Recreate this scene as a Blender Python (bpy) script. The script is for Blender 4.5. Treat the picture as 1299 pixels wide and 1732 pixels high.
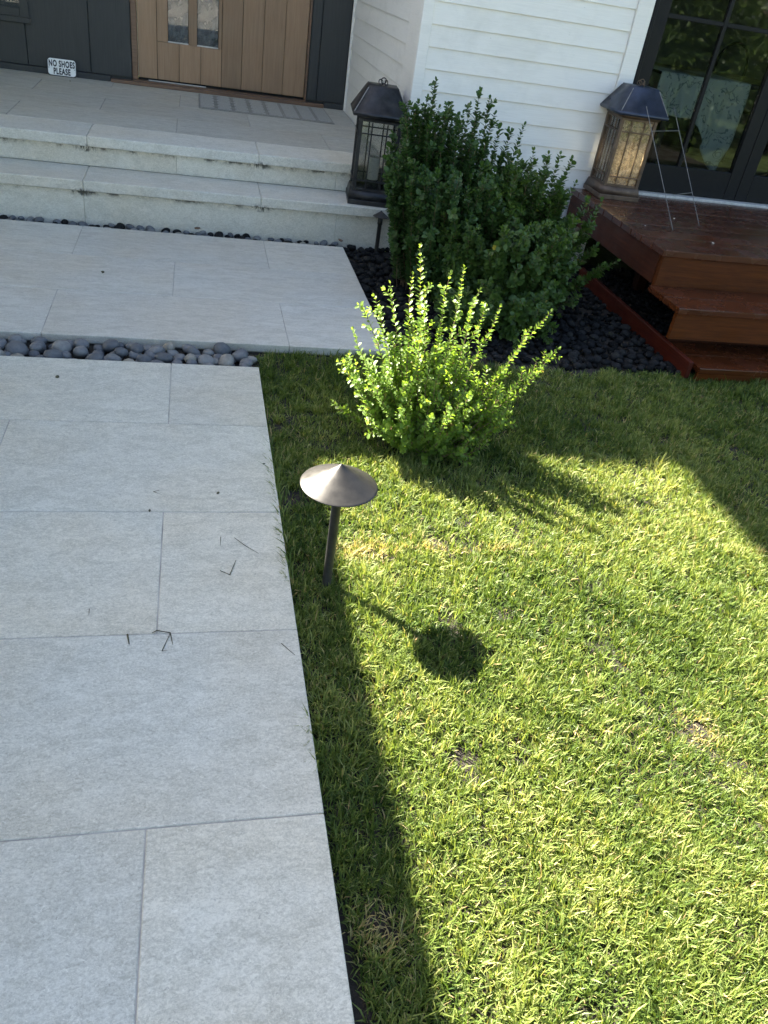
import bpy, bmesh, math, random
import numpy as np
from mathutils import Vector, Matrix
R = math.radians
random.seed(7); rng = np.random.default_rng(11)
for o in list(bpy.data.objects): bpy.data.objects.remove(o)
scn = bpy.context.scene
COL = scn.collection

# ---------------------------------------------------------------- camera
H = 1.622
cam_d = bpy.data.cameras.new('camera'); cam = bpy.data.objects.new('camera', cam_d); COL.objects.link(cam)
cam_d.sensor_fit = 'HORIZONTAL'; cam_d.sensor_width = 36.0; cam_d.lens = 36.0*1337.754/1299.0
cam_d.clip_start = 0.05; cam_d.clip_end = 1000
right = Vector((0.9722, -0.1890, 0.1382)); down = Vector((0.0028, -0.5808, -0.8140)); fwd = Vector((0.2341, 0.7918, -0.5641))
m = Matrix.Identity(4)
for i in range(3):
    m[i][0] = right[i]; m[i][1] = -down[i]; m[i][2] = -fwd[i]
m[2][3] = H
cam.matrix_world = m
scn.camera = cam

# ---------------------------------------------------------------- light
SX, SY = 0.876, 0.863                      # ground shift of a shadow for each metre of height
sun_dir = Vector((SX, -SY, -1.0)).normalized()
elev = math.asin(-sun_dir.z); azim = math.atan2(-sun_dir.x, -sun_dir.y)   # azimuth from +Y towards +X
world = bpy.data.worlds.new('World'); scn.world = world; world.use_nodes = True
wn = world.node_tree.nodes; wl = world.node_tree.links; wn.clear()
sky = wn.new('ShaderNodeTexSky'); sky.sky_type = 'NISHITA'; sky.sun_disc = False
sky.sun_elevation = elev; sky.sun_rotation = azim; sky.dust_density = 2.0; sky.ozone_density = 0.5; sky.air_density = 1.0
bg = wn.new('ShaderNodeBackground'); bg.inputs[1].default_value = 0.050
wo = wn.new('ShaderNodeOutputWorld'); wl.new(sky.outputs[0], bg.inputs[0]); wl.new(bg.outputs[0], wo.inputs[0])
sd = bpy.data.lights.new('sun', 'SUN'); sd.energy = 5.0; sd.angle = R(0.45); sd.color = (1.0, 0.93, 0.80)
sun = bpy.data.objects.new('sun', sd); COL.objects.link(sun); sun.location = (-6, 12, 10)
sun.rotation_euler = sun_dir.to_track_quat('-Z', 'Y').to_euler()
vs = scn.view_settings; vs.view_transform = 'Standard'; vs.look = 'None'; vs.gamma = 1.0; vs.use_curve_mapping = False
vs.exposure = 3.1

# ---------------------------------------------------------------- materials
def mat(name):
    mt = bpy.data.materials.new(name); mt.use_nodes = True
    nt = mt.node_tree; nt.nodes.clear()
    out = nt.nodes.new('ShaderNodeOutputMaterial')
    return mt, nt, out
class N:
    def __init__(s, nt): s.nt = nt
    def node(s, t, **kw):
        n = s.nt.nodes.new(t)
        for k, v in kw.items(): setattr(n, k, v)
        return n
    def put(s, sock, v):
        if hasattr(v, 'is_output') or isinstance(v, bpy.types.NodeSocket): s.nt.links.new(v, sock)
        elif isinstance(v, (tuple, list)) and len(v) == 3 and sock.type == 'RGBA': sock.default_value = (*v, 1)
        else: sock.default_value = v
    def pos(s): return s.node('ShaderNodeNewGeometry').outputs['Position']
    def objc(s): return s.node('ShaderNodeTexCoord').outputs['Object']
    def rand(s): return s.node('ShaderNodeObjectInfo').outputs['Random']
    def mapping(s, v, scale=(1,1,1), loc=(0,0,0), rot=(0,0,0)):
        n = s.node('ShaderNodeMapping'); s.put(n.inputs[0], v); n.inputs['Scale'].default_value = scale
        if hasattr(loc, 'is_output') or isinstance(loc, bpy.types.NodeSocket): s.put(n.inputs['Location'], loc)
        else: n.inputs['Location'].default_value = loc
        n.inputs['Rotation'].default_value = rot
        return n.outputs[0]
    def noise(s, v, scale, detail=4, rough=.55, dist=0):
        n = s.node('ShaderNodeTexNoise'); s.put(n.inputs['Vector'], v); n.inputs['Scale'].default_value = scale
        n.inputs['Detail'].default_value = detail; n.inputs['Roughness'].default_value = rough; n.inputs['Distortion'].default_value = dist
        return n.outputs[0]
    def vor(s, v, scale, feat='F1', rnd=1.0):
        n = s.node('ShaderNodeTexVoronoi', feature=feat); s.put(n.inputs['Vector'], v); n.inputs['Scale'].default_value = scale
        return n.outputs[0]
    def ramp(s, f, stops):
        n = s.node('ShaderNodeValToRGB'); s.put(n.inputs[0], f); e = n.color_ramp.elements
        while len(e) < len(stops): e.new(.5)
        for i, (p, c) in enumerate(stops):
            e[i].position = p; e[i].color = (*c, 1) if isinstance(c, (tuple, list)) else (c, c, c, 1)
        return n.outputs[0]
    def math(s, op, a, b=0.0, c=None):
        n = s.node('ShaderNodeMath', operation=op); s.put(n.inputs[0], a); s.put(n.inputs[1], b)
        if c is not None: s.put(n.inputs[2], c)
        return n.outputs[0]
    def mix(s, f, a, b, mode='MIX'):
        n = s.node('ShaderNodeMix', data_type='RGBA', blend_type=mode)
        s.put(n.inputs['Factor'], f); s.put(n.inputs['A'], a) if False else None
        ia = [i for i in n.inputs if i.name == 'A' and i.type == 'RGBA'][0]; ib = [i for i in n.inputs if i.name == 'B' and i.type == 'RGBA'][0]
        s.put(ia, a); s.put(ib, b)
        return [o for o in n.outputs if o.type == 'RGBA'][0]
    def bump(s, h, strength=.3, dist=.01):
        n = s.node('ShaderNodeBump'); s.put(n.inputs['Height'], h); n.inputs['Strength'].default_value = strength; n.inputs['Distance'].default_value = dist
        return n.outputs[0]
    def bsdf(s, out, col, rough=.5, metal=0.0, normal=None, spec=.5, coat=0.0):
        n = s.node('ShaderNodeBsdfPrincipled'); s.put(n.inputs['Base Color'], col); s.put(n.inputs['Roughness'], rough)
        s.put(n.inputs['Metallic'], metal); n.inputs['Specular IOR Level'].default_value = spec
        if coat: n.inputs['Coat Weight'].default_value = coat; n.inputs['Coat Roughness'].default_value = .15
        if normal: s.put(n.inputs['Normal'], normal)
        if out: s.nt.links.new(n.outputs[0], out.inputs[0])
        return n
def randvec(n):
    c = n.node('ShaderNodeCombineXYZ'); r = n.rand()
    n.put(c.inputs[0], n.math('MULTIPLY', r, 37.0)); n.put(c.inputs[1], n.math('MULTIPLY', r, 91.0)); n.put(c.inputs[2], n.math('MULTIPLY', r, 13.0))
    return c.outputs[0]

def stone_mat(name, lo, mid, hi, streak=1.9, rough=.72, stain=False):
    mt, nt, out = mat(name); n = N(nt)
    p = n.mapping(n.pos(), loc=randvec(n))
    st = n.mapping(p, scale=(1.0, streak, streak))
    a = n.noise(st, 7.5, 9, .68, 1.1)
    b = n.noise(st, 42, 6, .70, 1.6)
    c = n.noise(p, 190, 4, .75, .8)
    f = n.math('ADD', n.math('MULTIPLY', a, .24 if streak < 2.5 else .34), n.math('ADD', n.math('MULTIPLY', b, .36 if streak < 2.5 else .34), n.math('MULTIPLY', c, .40 if streak < 2.5 else .32)))
    col = n.ramp(f, [(.425, lo), (.5, mid), (.57, hi)])
    rr = n.ramp(n.rand(), [(0, (.93,.93,.93)), (1, (1.03,1.02,1.0))])
    col = n.mix(1.0, col, rr, 'MULTIPLY')
    warm = n.ramp(n.noise(p, 1.7, 3, .5), [(.40, (.99,1,1.0)), (.64, (1.0,.965,.91))])
    col = n.mix(1.0, col, warm, 'MULTIPLY')
    # small dark pits and pale flecks
    pit = n.ramp(n.noise(p, 95, 3, .6, 1.0), [(.64, 0.0), (.72, 1.0)])
    col = n.mix(n.math('MULTIPLY', pit, .42), col, tuple(x*.45 for x in lo))
    flk = n.ramp(n.noise(n.mapping(p, scale=(1, 1.6, 1.6), loc=(5,5,5)), 75, 3, .6, 2.2), [(.62, 0.0), (.69, 1.0)])
    col = n.mix(n.math('MULTIPLY', flk, .5), col, tuple(min(1, x*1.25) for x in hi))
    blot = n.ramp(n.noise(n.mapping(p, loc=(9,2,4)), 3.1, 5, .65, .8), [(.60, 0.0), (.74, 1.0)])
    col = n.mix(n.math('MULTIPLY', blot, .12), col, (lo[0]*.72, lo[1]*.66, lo[2]*.56))
    if stain:
        g = n.pos()
        sep = n.node('ShaderNodeSeparateXYZ'); n.put(sep.inputs[0], g)
        band = None; zf = None
        for jx in (-0.70, 0.43, -1.25):
            d = n.math('ABSOLUTE', n.math('SUBTRACT', sep.outputs[0], jx))
            s1 = n.ramp(d, [(0.0, 1.0), (.085, 0.0)])
            band = s1 if band is None else n.math('ADD', band, s1)
        for z0 in (.366, .175):
            d = n.math('ABSOLUTE', n.math('SUBTRACT', sep.outputs[2], z0))
            s1 = n.ramp(d, [(0.0, 1.0), (.034, 0.0)])
            zf = s1 if zf is None else n.math('ADD', zf, s1)
        nz = n.ramp(n.noise(n.mapping(g, scale=(1.6, 1, .7)), 24, 6, .75, .6), [(.46, 0.0), (.60, 1.0)])
        st1 = n.math('MULTIPLY', n.math('MULTIPLY', n.math('MULTIPLY', band, zf), nz), 2.4)
        line = n.math('MULTIPLY', n.math('MULTIPLY', zf, zf), n.ramp(n.noise(n.mapping(g, scale=(1, 1, 1), loc=(3,1,7)), 7.0, 5, .7), [(.50, 0.0), (.62, 1.0)]))
        sp = n.ramp(n.noise(n.mapping(g, loc=(8,3,2)), 11.0, 5, .7), [(.70, 0.0), (.80, 1.0)])
        k = n.math('MINIMUM', n.math('ADD', n.math('ADD', st1, line), n.math('MULTIPLY', sp, .45)), .88)
        col = n.mix(k, col, (.03, .03, .024))
    h = n.math('ADD', n.math('MULTIPLY', b, .5), n.math('MULTIPLY', c, .5))
    n.bsdf(out, col, rough, 0, n.bump(h, .18, .004), .35)
    return mt
M = {}
M['stone'] = stone_mat('limestone_paver', (.445,.43,.36), (.575,.555,.475), (.69,.668,.58))
M['porch'] = stone_mat('limestone_porch', (.36,.345,.30), (.47,.455,.405), (.55,.535,.48), streak=3.0)
M['terrace'] = stone_mat('limestone_terrace', (.46,.44,.385), (.57,.55,.49), (.65,.63,.57), streak=3.0)
M['step'] = stone_mat('limestone_step', (.52,.495,.425), (.635,.61,.53), (.73,.70,.625), streak=1.6, stain=True)
def simple(name, col, rough=.5, metal=0, bump=None, var=.12, vscale=30, spec=.5, coat=0, coords='pos'):
    mt, nt, out = mat(name); n = N(nt)
    p = n.pos() if coords == 'pos' else n.objc()
    f = n.noise(p, vscale, 5, .6)
    c = n.ramp(f, [(.3, tuple(x*(1-var) for x in col)), (.7, tuple(min(1, x*(1+var)) for x in col))])
    nr = None
    if bump: nr = n.bump(n.noise(p, bump[0], 4, .6), bump[1], bump[2])
    rg = n.ramp(n.noise(p, vscale*.6, 4, .6), [(.3, max(0, rough-.08)), (.7, min(1, rough+.1))])
    n.bsdf(out, c, rg, metal, nr, spec, coat)
    return mt
M['mortar'] = simple('mortar', (.40,.375,.335), .9, bump=(200,.3,.003), var=.35, vscale=9)
M['slab_edge_bed'] = simple('concrete_bed', (.20,.19,.18), .9)
M['bounce_slab'] = simple('pale_concrete', (.46,.44,.40), .9, var=.12, vscale=3)
M['soil'] = simple('dark_soil', (.030,.024,.018), .95, bump=(120,.8,.01), var=.5, vscale=60)
def white_paint():
    mt, nt, out = mat('white_painted_siding'); n = N(nt); p = n.mapping(n.pos(), loc=randvec(n))
    gr = n.noise(n.mapping(p, scale=(1.5, 1.5, 40)), 5, 5, .6)
    col = n.ramp(gr, [(.3, (.83,.79,.715)), (.7, (.89,.85,.775))])
    dirt = n.ramp(n.noise(n.mapping(n.pos(), scale=(1,1,1.6)), 2.6, 6, .7, .5), [(.52, 0.0), (.75, 1.0)])
    col = n.mix(n.math('MULTIPLY', dirt, .22), col, (.42,.40,.33))
    chip = n.ramp(n.noise(n.mapping(n.pos(), rot=(0,.9,.2), scale=(1,1,3)), 16, 3, .6), [(.735, 0.0), (.76, 1.0)])
    col = n.mix(n.math('MULTIPLY', chip, .45), col, (.25,.24,.22))
    n.bsdf(out, col, .5, 0, n.bump(gr, .08, .003), .4)
    return mt
M['white'] = white_paint()
def grey_paint():
    mt, nt, out = mat('charcoal_painted_boards'); n = N(nt); p = n.mapping(n.pos(), loc=randvec(n))
    gr = n.noise(n.mapping(p, scale=(30, 30, 1.2)), 4, 5, .6)
    col = n.ramp(gr, [(.3, (.036,.038,.037)), (.7, (.050,.053,.052))])
    dust = n.ramp(n.noise(n.pos(), 3.5, 5, .7), [(.55, 0.0), (.8, 1.0)])
    col = n.mix(n.math('MULTIPLY', dust, .2), col, (.12,.12,.11))
    n.bsdf(out, col, .55, 0, n.bump(gr, .1, .003), .4)
    return mt
M['grey'] = grey_paint()
def wood(name, dark, lite, axis, rough=.5, coat=0, scale=1.0, spec=.5, knots=False, rlo=.0, rhi=1.0):
    mt, nt, out = mat(name); n = N(nt); p = n.mapping(n.pos(), loc=randvec(n))
    sc = {'x': (1.2, 26, 26), 'y': (26, 1.2, 26), 'z': (26, 26, 1.2)}[axis]
    sc = tuple(v*scale for v in sc)
    g = n.noise(n.mapping(p, scale=sc), 3.0, 6, .6, .8)
    fine = n.noise(n.mapping(p, scale=tuple(v*4 for v in sc)), 3.0, 3, .6)
    f = n.math('ADD', n.math('MULTIPLY', g, .7), n.math('MULTIPLY', fine, .3))
    col = n.ramp(f, [(.32, dark), (.5, tuple((a+b)/2 for a, b in zip(dark, lite))), (.68, lite)])
    tint = n.ramp(n.rand(), [(0, (.78,.76,.74)), (1, (1.12,1.08,1.05))])
    col = n.mix(1.0, col, tint, 'MULTIPLY')
    wear = n.ramp(n.noise(n.mapping(p, scale=(1, 1, 1)), 7, 5, .7), [(.55, 0.0), (.8, 1.0)])
    col = n.mix(n.math('MULTIPLY', wear, .12), col, tuple(v*.45 for v in dark))
    rg = n.ramp(n.noise(p, 6, 4, .6), [(.3, max(.05, rough-.16)), (.7, min(1, rough+.14))])
    n.bsdf(out, col, rg, 0, n.bump(f, .25, .004), spec, coat)
    return mt
M['deck'] = wood('deck_board_stain', (.040,.011,.004), (.095,.027,.009), 'x', .24, spec=.55)
M['deck_front'] = wood('deck_fascia_stain', (.060,.015,.003), (.150,.042,.007), 'x', .5, spec=.22)
M['deck_side'] = wood('deck_side_stain', (.030,.009,.004), (.070,.020,.008), 'y', .5, spec=.2)
M['edging'] = wood('red_edging_stain', (.045,.008,.004), (.095,.017,.008), 'y', .5, spec=.2)
M['door_wood'] = wood('oak_door', (.27,.172,.098), (.37,.240,.142), 'z', .55, scale=.7)
M['sill_wood'] = wood('timber_threshold', (.13,.075,.045), (.23,.14,.088), 'x', .5)
M['dark_wood'] = wood('dark_furniture_wood', (.012,.010,.009), (.025,.020,.017), 'x', .4)
M['black_frame'] = simple('black_door_frame_paint', (.006,.006,.007), .5, var=.2, spec=.25)
M['door_gap'] = simple('dark_rubber_seal', (.010,.010,.010), .7)
M['metal_sill'] = simple('pale_metal_sill', (.55,.53,.48), .45, 0, var=.2)
M['dark_metal'] = simple('weathered_dark_metal', (.045,.045,.047), .42, .7, bump=(60,.08,.003), var=.4, vscale=18, coords='obj')
M['copper_metal'] = simple('aged_copper_metal', (.13,.088,.060), .46, .5, bump=(60,.1,.003), var=.45, vscale=14, coords='obj')
M['sky_tint_metal'] = simple('sky_tint_lantern_roof', (.050,.058,.082), .34, .5, bump=(60,.1,.003), var=.35, vscale=14, coords='obj')  # blue in the base colour stands in for reflected sky
M['edge_metal'] = simple('worn_metal_edge', (.28,.26,.24), .4, .8, var=.3)
M['wire'] = simple('galvanised_wire', (.25,.235,.215), .4, .8)
M['bronze'] = simple('bronze_lamp_metal', (.038,.035,.031), .40, .30, bump=(300,.15,.001), var=.15, vscale=60, coords='obj')
M['bronze_dark'] = simple('bronze_stem_metal', (.055,.053,.048), .5, .5, bump=(300,.15,.001), var=.2, vscale=40)
M['candle'] = simple('ivory_candle_wax', (.72,.69,.62), .55, var=.06)
M['sign_white'] = simple('enamel_white', (.88,.88,.84), .35, var=.05)
M['sign_black'] = simple('enamel_black', (.012,.012,.012), .4)
M['mat'] = simple('woven_mat_fibre', (.40,.395,.36), .95, bump=(420,.9,.004), var=.25, vscale=140)
M['mat_dark'] = simple('mat_groove_rubber', (.29,.28,.25), .9, bump=(300,.6,.003), var=.3, vscale=90)
M['room'] = simple('room_wall_paint', (.17,.185,.165), .7)
M['room_floor'] = wood('room_floor_oak', (.10,.07,.045), (.17,.12,.08), 'x', .4)
M['roofing'] = simple('roof_membrane', (.22,.21,.20), .9)
M['soffit'] = simple('white_soffit', (.75,.74,.72), .6)
M['twig'] = simple('shrub_twig', (.16,.105,.062), .8, var=.4, vscale=80)
M['bark'] = simple('tree_bark', (.10,.075,.055), .9, bump=(30,.6,.02), var=.4, vscale=12)
M['clipping'] = simple('dry_clipping', (.075,.068,.035), .8, var=.4)
def glass(name, tintc=(1,1,1), ior=1.5, extra=None, boost=1.0):
    mt, nt, out = mat(name); n = N(nt)
    fr = n.node('ShaderNodeFresnel'); fr.inputs[0].default_value = ior
    tr = n.node('ShaderNodeBsdfTransparent'); tr.inputs[0].default_value = (*tintc, 1)
    gl = n.node('ShaderNodeBsdfGlossy'); gl.inputs['Roughness'].default_value = .015
    mx = n.node('ShaderNodeMixShader'); n.put(mx.inputs[0], n.math('MULTIPLY', fr.outputs[0], boost)); nt.links.new(tr.outputs[0], mx.inputs[1]); nt.links.new(gl.outputs[0], mx.inputs[2])
    res = mx.outputs[0]
    if extra:      # film of dust
        col, lo, hi, amt, sc = extra
        df = n.node('ShaderNodeBsdfDiffuse'); tl = n.node('ShaderNodeBsdfTranslucent')
        cc = n.ramp(n.noise(n.objc(), sc*2.3, 4, .7), [(.35, tuple(c*.45 for c in col)), (.6, col)])
        n.put(df.inputs[0], cc); n.put(tl.inputs[0], cc)
        m1 = n.node('ShaderNodeMixShader'); m1.inputs[0].default_value = .5
        nt.links.new(df.outputs[0], m1.inputs[1]); nt.links.new(tl.outputs[0], m1.inputs[2])
        k = n.math('MULTIPLY', n.ramp(n.noise(n.objc(), sc, 5, .7), [(lo, .25), (hi, 1.0)]), amt)
        m2 = n.node('ShaderNodeMixShader'); n.put(m2.inputs[0], k); nt.links.new(res, m2.inputs[1]); nt.links.new(m1.outputs[0], m2.inputs[2])
        res = m2.outputs[0]
    nt.links.new(res, out.inputs[0])
    return mt
M['glass'] = glass('window_glass', (.80,.84,.83), 1.52, boost=.5)
M['lantern_glass'] = glass('lantern_glass', (.90,.91,.90), 1.5, ((.5,.5,.47), .5, .7, .16, 40), boost=1.6)
M['glow_tint_glass'] = glass('mottled_glow_tint_glass', (.92,.85,.72), 1.5, ((.88,.76,.55), .40, .64, .55, 26))  # tan mottling painted into the pane as its warm glow
M['frosted'] = glass('frosted_door_glass', (.55,.60,.60), 1.5, ((.42,.45,.44), .4, .8, .85, 6), boost=1.6)
def leaf_mat(name, stops, trans, tcol, rough=.35, spec=.45):
    mt, nt, out = mat(name); n = N(nt)
    at = n.node('ShaderNodeAttribute', attribute_name='tint')
    col = n.ramp(at.outputs['Fac'], stops)
    b = n.bsdf(None, col, rough, 0, None, spec)
    tl = n.node('ShaderNodeBsdfTranslucent'); n.put(tl.inputs[0], n.mix(1.0, col, tcol, 'MULTIPLY'))
    mx = n.node('ShaderNodeMixShader'); mx.inputs[0].default_value = trans
    nt.links.new(b.outputs[0], mx.inputs[1]); nt.links.new(tl.outputs[0], mx.inputs[2]); nt.links.new(mx.outputs[0], out.inputs[0])
    return mt
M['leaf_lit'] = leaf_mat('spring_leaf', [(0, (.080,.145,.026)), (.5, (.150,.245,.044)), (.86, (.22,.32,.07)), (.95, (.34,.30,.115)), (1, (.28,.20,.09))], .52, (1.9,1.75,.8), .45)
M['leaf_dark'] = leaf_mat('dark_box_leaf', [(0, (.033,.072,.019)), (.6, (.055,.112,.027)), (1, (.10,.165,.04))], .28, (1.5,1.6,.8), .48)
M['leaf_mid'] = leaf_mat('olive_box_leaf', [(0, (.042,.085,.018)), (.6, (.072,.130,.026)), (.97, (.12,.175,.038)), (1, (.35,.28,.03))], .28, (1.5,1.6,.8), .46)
M['leaf_tree'] = leaf_mat('tree_leaf', [(0, (.03,.06,.015)), (1, (.10,.15,.03))], .3, (1.5,1.6,.8), .45)
M['grass'] = leaf_mat('grass_blade', [(0, (.030,.066,.012)), (.45, (.120,.172,.035)), (.80, (.285,.318,.096)), (.90, (.40,.37,.17)), (1, (.40,.29,.14))], .36, (1.55,1.5,.75), .5, .30)
def lawn_ground():
    mt, nt, out = mat('distant_lawn'); n = N(nt)
    f = n.noise(n.pos(), 40, 6, .7); g = n.noise(n.pos(), .8, 4, .6)
    col = n.ramp(n.math('ADD', n.math('MULTIPLY', f, .7), n.math('MULTIPLY', g, .3)), [(.35, (.045,.065,.02)), (.65, (.11,.14,.045))])
    n.bsdf(out, col, .9, 0, n.bump(f, .6, .02), .2)
    return mt
M['lawn'] = lawn_ground()
def pebble_mat(name='river_pebble', k=1.0):
    mt, nt, out = mat(name); n = N(nt)
    p = n.mapping(n.objc(), loc=randvec(n))
    base = n.ramp(n.rand(), [(0, (.095,.102,.112)), (.35, (.145,.150,.158)), (.7, (.19,.192,.194)), (.93, (.23,.228,.218)), (1, (.29,.268,.22))])
    base = n.mix(1.0, base, (k, k, k), 'MULTIPLY')
    f = n.noise(p, 1.3, 5, .65, .5); g = n.noise(p, 14, 3, .7)
    c = n.mix(1.0, base, n.ramp(f, [(.3, (.72,.72,.74)), (.7, (1.2,1.19,1.15))]), 'MULTIPLY')
    sp = n.ramp(g, [(.66, 0.0), (.74, 1.0)])
    c = n.mix(n.math('MULTIPLY', sp, .25), c, (.35,.35,.34))
    n.bsdf(out, c, .62 if k > .5 else .85, 0, n.bump(g, .15, .01), .35 if k > .5 else .12)
    return mt
M['pebble'] = pebble_mat(); M['pebble_dark'] = pebble_mat('dark_river_pebble', .11)
def dark_pebble_mat():
    mt, nt, out = mat('dark_pebble_bed'); n = N(nt)
    at = n.node('ShaderNodeAttribute', attribute_name='tint')
    base = n.ramp(at.outputs['Fac'], [(0, (.006,.006,.006)), (.6, (.012,.0125,.0125)), (1, (.026,.026,.026))])
    f = n.noise(n.pos(), 40, 5, .65)
    c = n.mix(1.0, base, n.ramp(f, [(.3, (.75,.75,.76)), (.7, (1.2,1.19,1.17))]), 'MULTIPLY')
    n.bsdf(out, c, .85, 0, None, .12)
    return mt
M['pebble_bed'] = dark_pebble_mat()
def cloth_mat():
    mt, nt, out = mat('leaf_print_cloth'); n = N(nt); p = n.objc()
    d = n.noise(n.mapping(p, scale=(1, 1, 1)), 9, 1, .4, 2.6)
    msk = n.ramp(d, [(.56, 0.0), (.59, 1.0), (.63, 1.0), (.66, .0)])
    col = n.mix(n.math('MULTIPLY', msk, .7), (.38,.41,.39), (.07,.11,.11))
    n.bsdf(out, col, .85, 0, None, .2)
    return mt
M['cloth'] = cloth_mat()
def drape_mat():
    mt, nt, out = mat('tan_woven_drape'); n = N(nt)
    col = n.ramp(n.noise(n.objc(), 38, 4, .7, .4), [(.35, (.33,.25,.12)), (.6, (.62,.50,.29))])
    b = n.bsdf(None, col, .9, 0, None, .2)
    tl = n.node('ShaderNodeBsdfTranslucent'); n.put(tl.inputs[0], col)
    mx = n.node('ShaderNodeMixShader'); mx.inputs[0].default_value = .35
    nt.links.new(b.outputs[0], mx.inputs[1]); nt.links.new(tl.outputs[0], mx.inputs[2]); nt.links.new(mx.outputs[0], out.inputs[0])
    return mt
M['drape'] = drape_mat()

# ---------------------------------------------------------------- mesh helpers
WORLD = {}
def wloc(o): return WORLD.get(o.name, Vector((0,0,0)))
def link(name, mesh, material, parent=None, loc=(0,0,0), rot=None, local=False):
    o = bpy.data.objects.new(name, mesh); COL.objects.link(o)
    if mesh is not None and material is not None and len(mesh.materials) == 0: mesh.materials.append(M[material])
    loc = Vector(loc); WORLD[o.name] = loc.copy()
    if parent is not None:
        o.parent = parent
        o.location = loc if local else loc - wloc(parent)
        if local: WORLD[o.name] = wloc(parent) + loc
    else: o.location = loc
    if rot: o.rotation_euler = rot
    return o
def empty(name, loc=(0,0,0), parent=None, local=False, rot=None):
    return link(name, None, None, parent, loc, rot, local)
def tag(o, label, cat, group=None, kind=None):
    if label: o['label'] = label
    if cat: o['category'] = cat
    if group: o['group'] = group
    if kind: o['kind'] = kind
    return o
def box_mesh(sx, sy, sz, bev=.002, seg=1, name='box'):
    """box centred in x and y, base at z = 0"""
    bm = bmesh.new(); bmesh.ops.create_cube(bm, size=1.0)
    for v in bm.verts: v.co = Vector((v.co.x*sx, v.co.y*sy, (v.co.z+.5)*sz))
    if bev: bmesh.ops.bevel(bm, geom=list(bm.edges), offset=min(bev, sx*.4, sy*.4, sz*.4), segments=seg, affect='EDGES', profile=.6)
    me = bpy.data.meshes.new(name); bm.to_mesh(me); bm.free(); return me
def box(name, x0, x1, y0, y1, z0, z1, material, parent=None, bev=.002, seg=1):
    me = box_mesh(x1-x0, y1-y0, z1-z0, bev, seg, name)
    return link(name, me, material, parent, ((x0+x1)/2, (y0+y1)/2, z0))
def np_mesh(name, V, F, attrs=None, smooth=False):
    """F: (n,3) or (n,4) int array"""
    me = bpy.data.meshes.new(name); V = np.asarray(V, np.float32); F = np.asarray(F, np.int32); k = F.shape[1]
    me.vertices.add(len(V)); me.vertices.foreach_set('co', V.ravel())
    me.loops.add(F.size); me.loops.foreach_set('vertex_index', F.ravel())
    me.polygons.add(len(F)); me.polygons.foreach_set('loop_start', np.arange(0, F.size, k, dtype=np.int32))
    if smooth: me.polygons.foreach_set('use_smooth', np.ones(len(F), bool))
    me.update(calc_edges=True)
    for nm, a in (attrs or {}).items():
        at = me.attributes.new(nm, 'FLOAT', 'POINT'); at.data.foreach_set('value', np.asarray(a, np.float32))
    return me
def lathe(profile, seg=32, name='lathe', smooth=True):
    V = []; F = []
    for r, z in profile:
        for i in range(seg):
            a = 2*math.pi*i/seg; V.append((r*math.cos(a), r*math.sin(a), z))
    for j in range(len(profile)-1):
        for i in range(seg):
            F.append((j*seg+i, j*seg+(i+1) % seg, (j+1)*seg+(i+1) % seg, (j+1)*seg+i))
    me = np_mesh(name, V, F, smooth=smooth); return me
def tube(pts, radii, seg=6):
    """polyline tube -> V, F (quads)"""
    pts = [Vector(p) for p in pts]; V = []; F = []
    for i, p in enumerate(pts):
        t = (pts[min(i+1, len(pts)-1)] - pts[max(i-1, 0)]).normalized()
        a = t.orthogonal().normalized(); b = t.cross(a)
        r = radii[i] if hasattr(radii, '__len__') else radii
        for k in range(seg):
            an = 2*math.pi*k/seg; V.append(p + a*(r*math.cos(an)) + b*(r*math.sin(an)))
    for i in range(len(pts)-1):
        for k in range(seg):
            F.append((i*seg+k, i*seg+(k+1) % seg, (i+1)*seg+(k+1) % seg, (i+1)*seg+k))
    return V, F
def merge(parts):
    V = []; F = []
    for v, f in parts:
        o = len(V); V += [tuple(x) for x in v]; F += [tuple(i+o for i in q) for q in f]
    return V, F

# ================================================================ SETTING
g = link('ground', np_mesh('ground', [(-300,-300,0),(300,-300,0),(300,300,0),(-300,300,0)], [(0,1,2,3)]), 'lawn', loc=(0,0,-.085)); g['kind'] = 'structure'
# dark bed of soil under turf and stones
soil = link('soil_bed', np_mesh('soil_bed', [(-2.6,-1.6,0),(7,-1.6,0),(7,5.60,0),(-2.6,5.60,0)], [(0,1,2,3)]), 'soil', loc=(0,0,-.050)); soil['kind'] = 'structure'

bounce = link('bounce_slab', np_mesh('bounce_slab', [(-12,-14,0),(3.2,-14,0),(3.2,-2.4,0),(-12,-2.4,0)], [(0,1,2,3)]), 'bounce_slab', loc=(0,0,-.070)); bounce['kind'] = 'structure'  # pale sheet added behind the viewer to bounce sunlight onto the house
PX1 = 0.296
rows = [1.073 - .6*k for k in range(5, 0, -1)] + [1.073, 1.683, 2.275, 2.883, 3.447]
path = empty('path', (0, 1.5, 0)); path['kind'] = 'structure'
def paving(parent, rows, joints, x0, x1, ztop, thick, material, gap=.003):
    for i in range(len(rows)-1):
        js = [x0] + [j for j in joints[i % len(joints)] if x0 + .05 < j < x1 - .05] + [x1]
        for a, b in zip(js[:-1], js[1:]):
            ga = gap/2 if a > x0 else 0; gb = gap/2 if b < x1 else 0
            o = box('paver', a+ga, b-gb, rows[i]+gap/2, rows[i+1]-gap/2, ztop-thick, ztop + random.uniform(-.0008, .0008), material, parent, .0022)
n_rows = len(rows)-1
jA, jB = [-2.4, -1.25, -.100], [-1.83, -.687]
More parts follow.
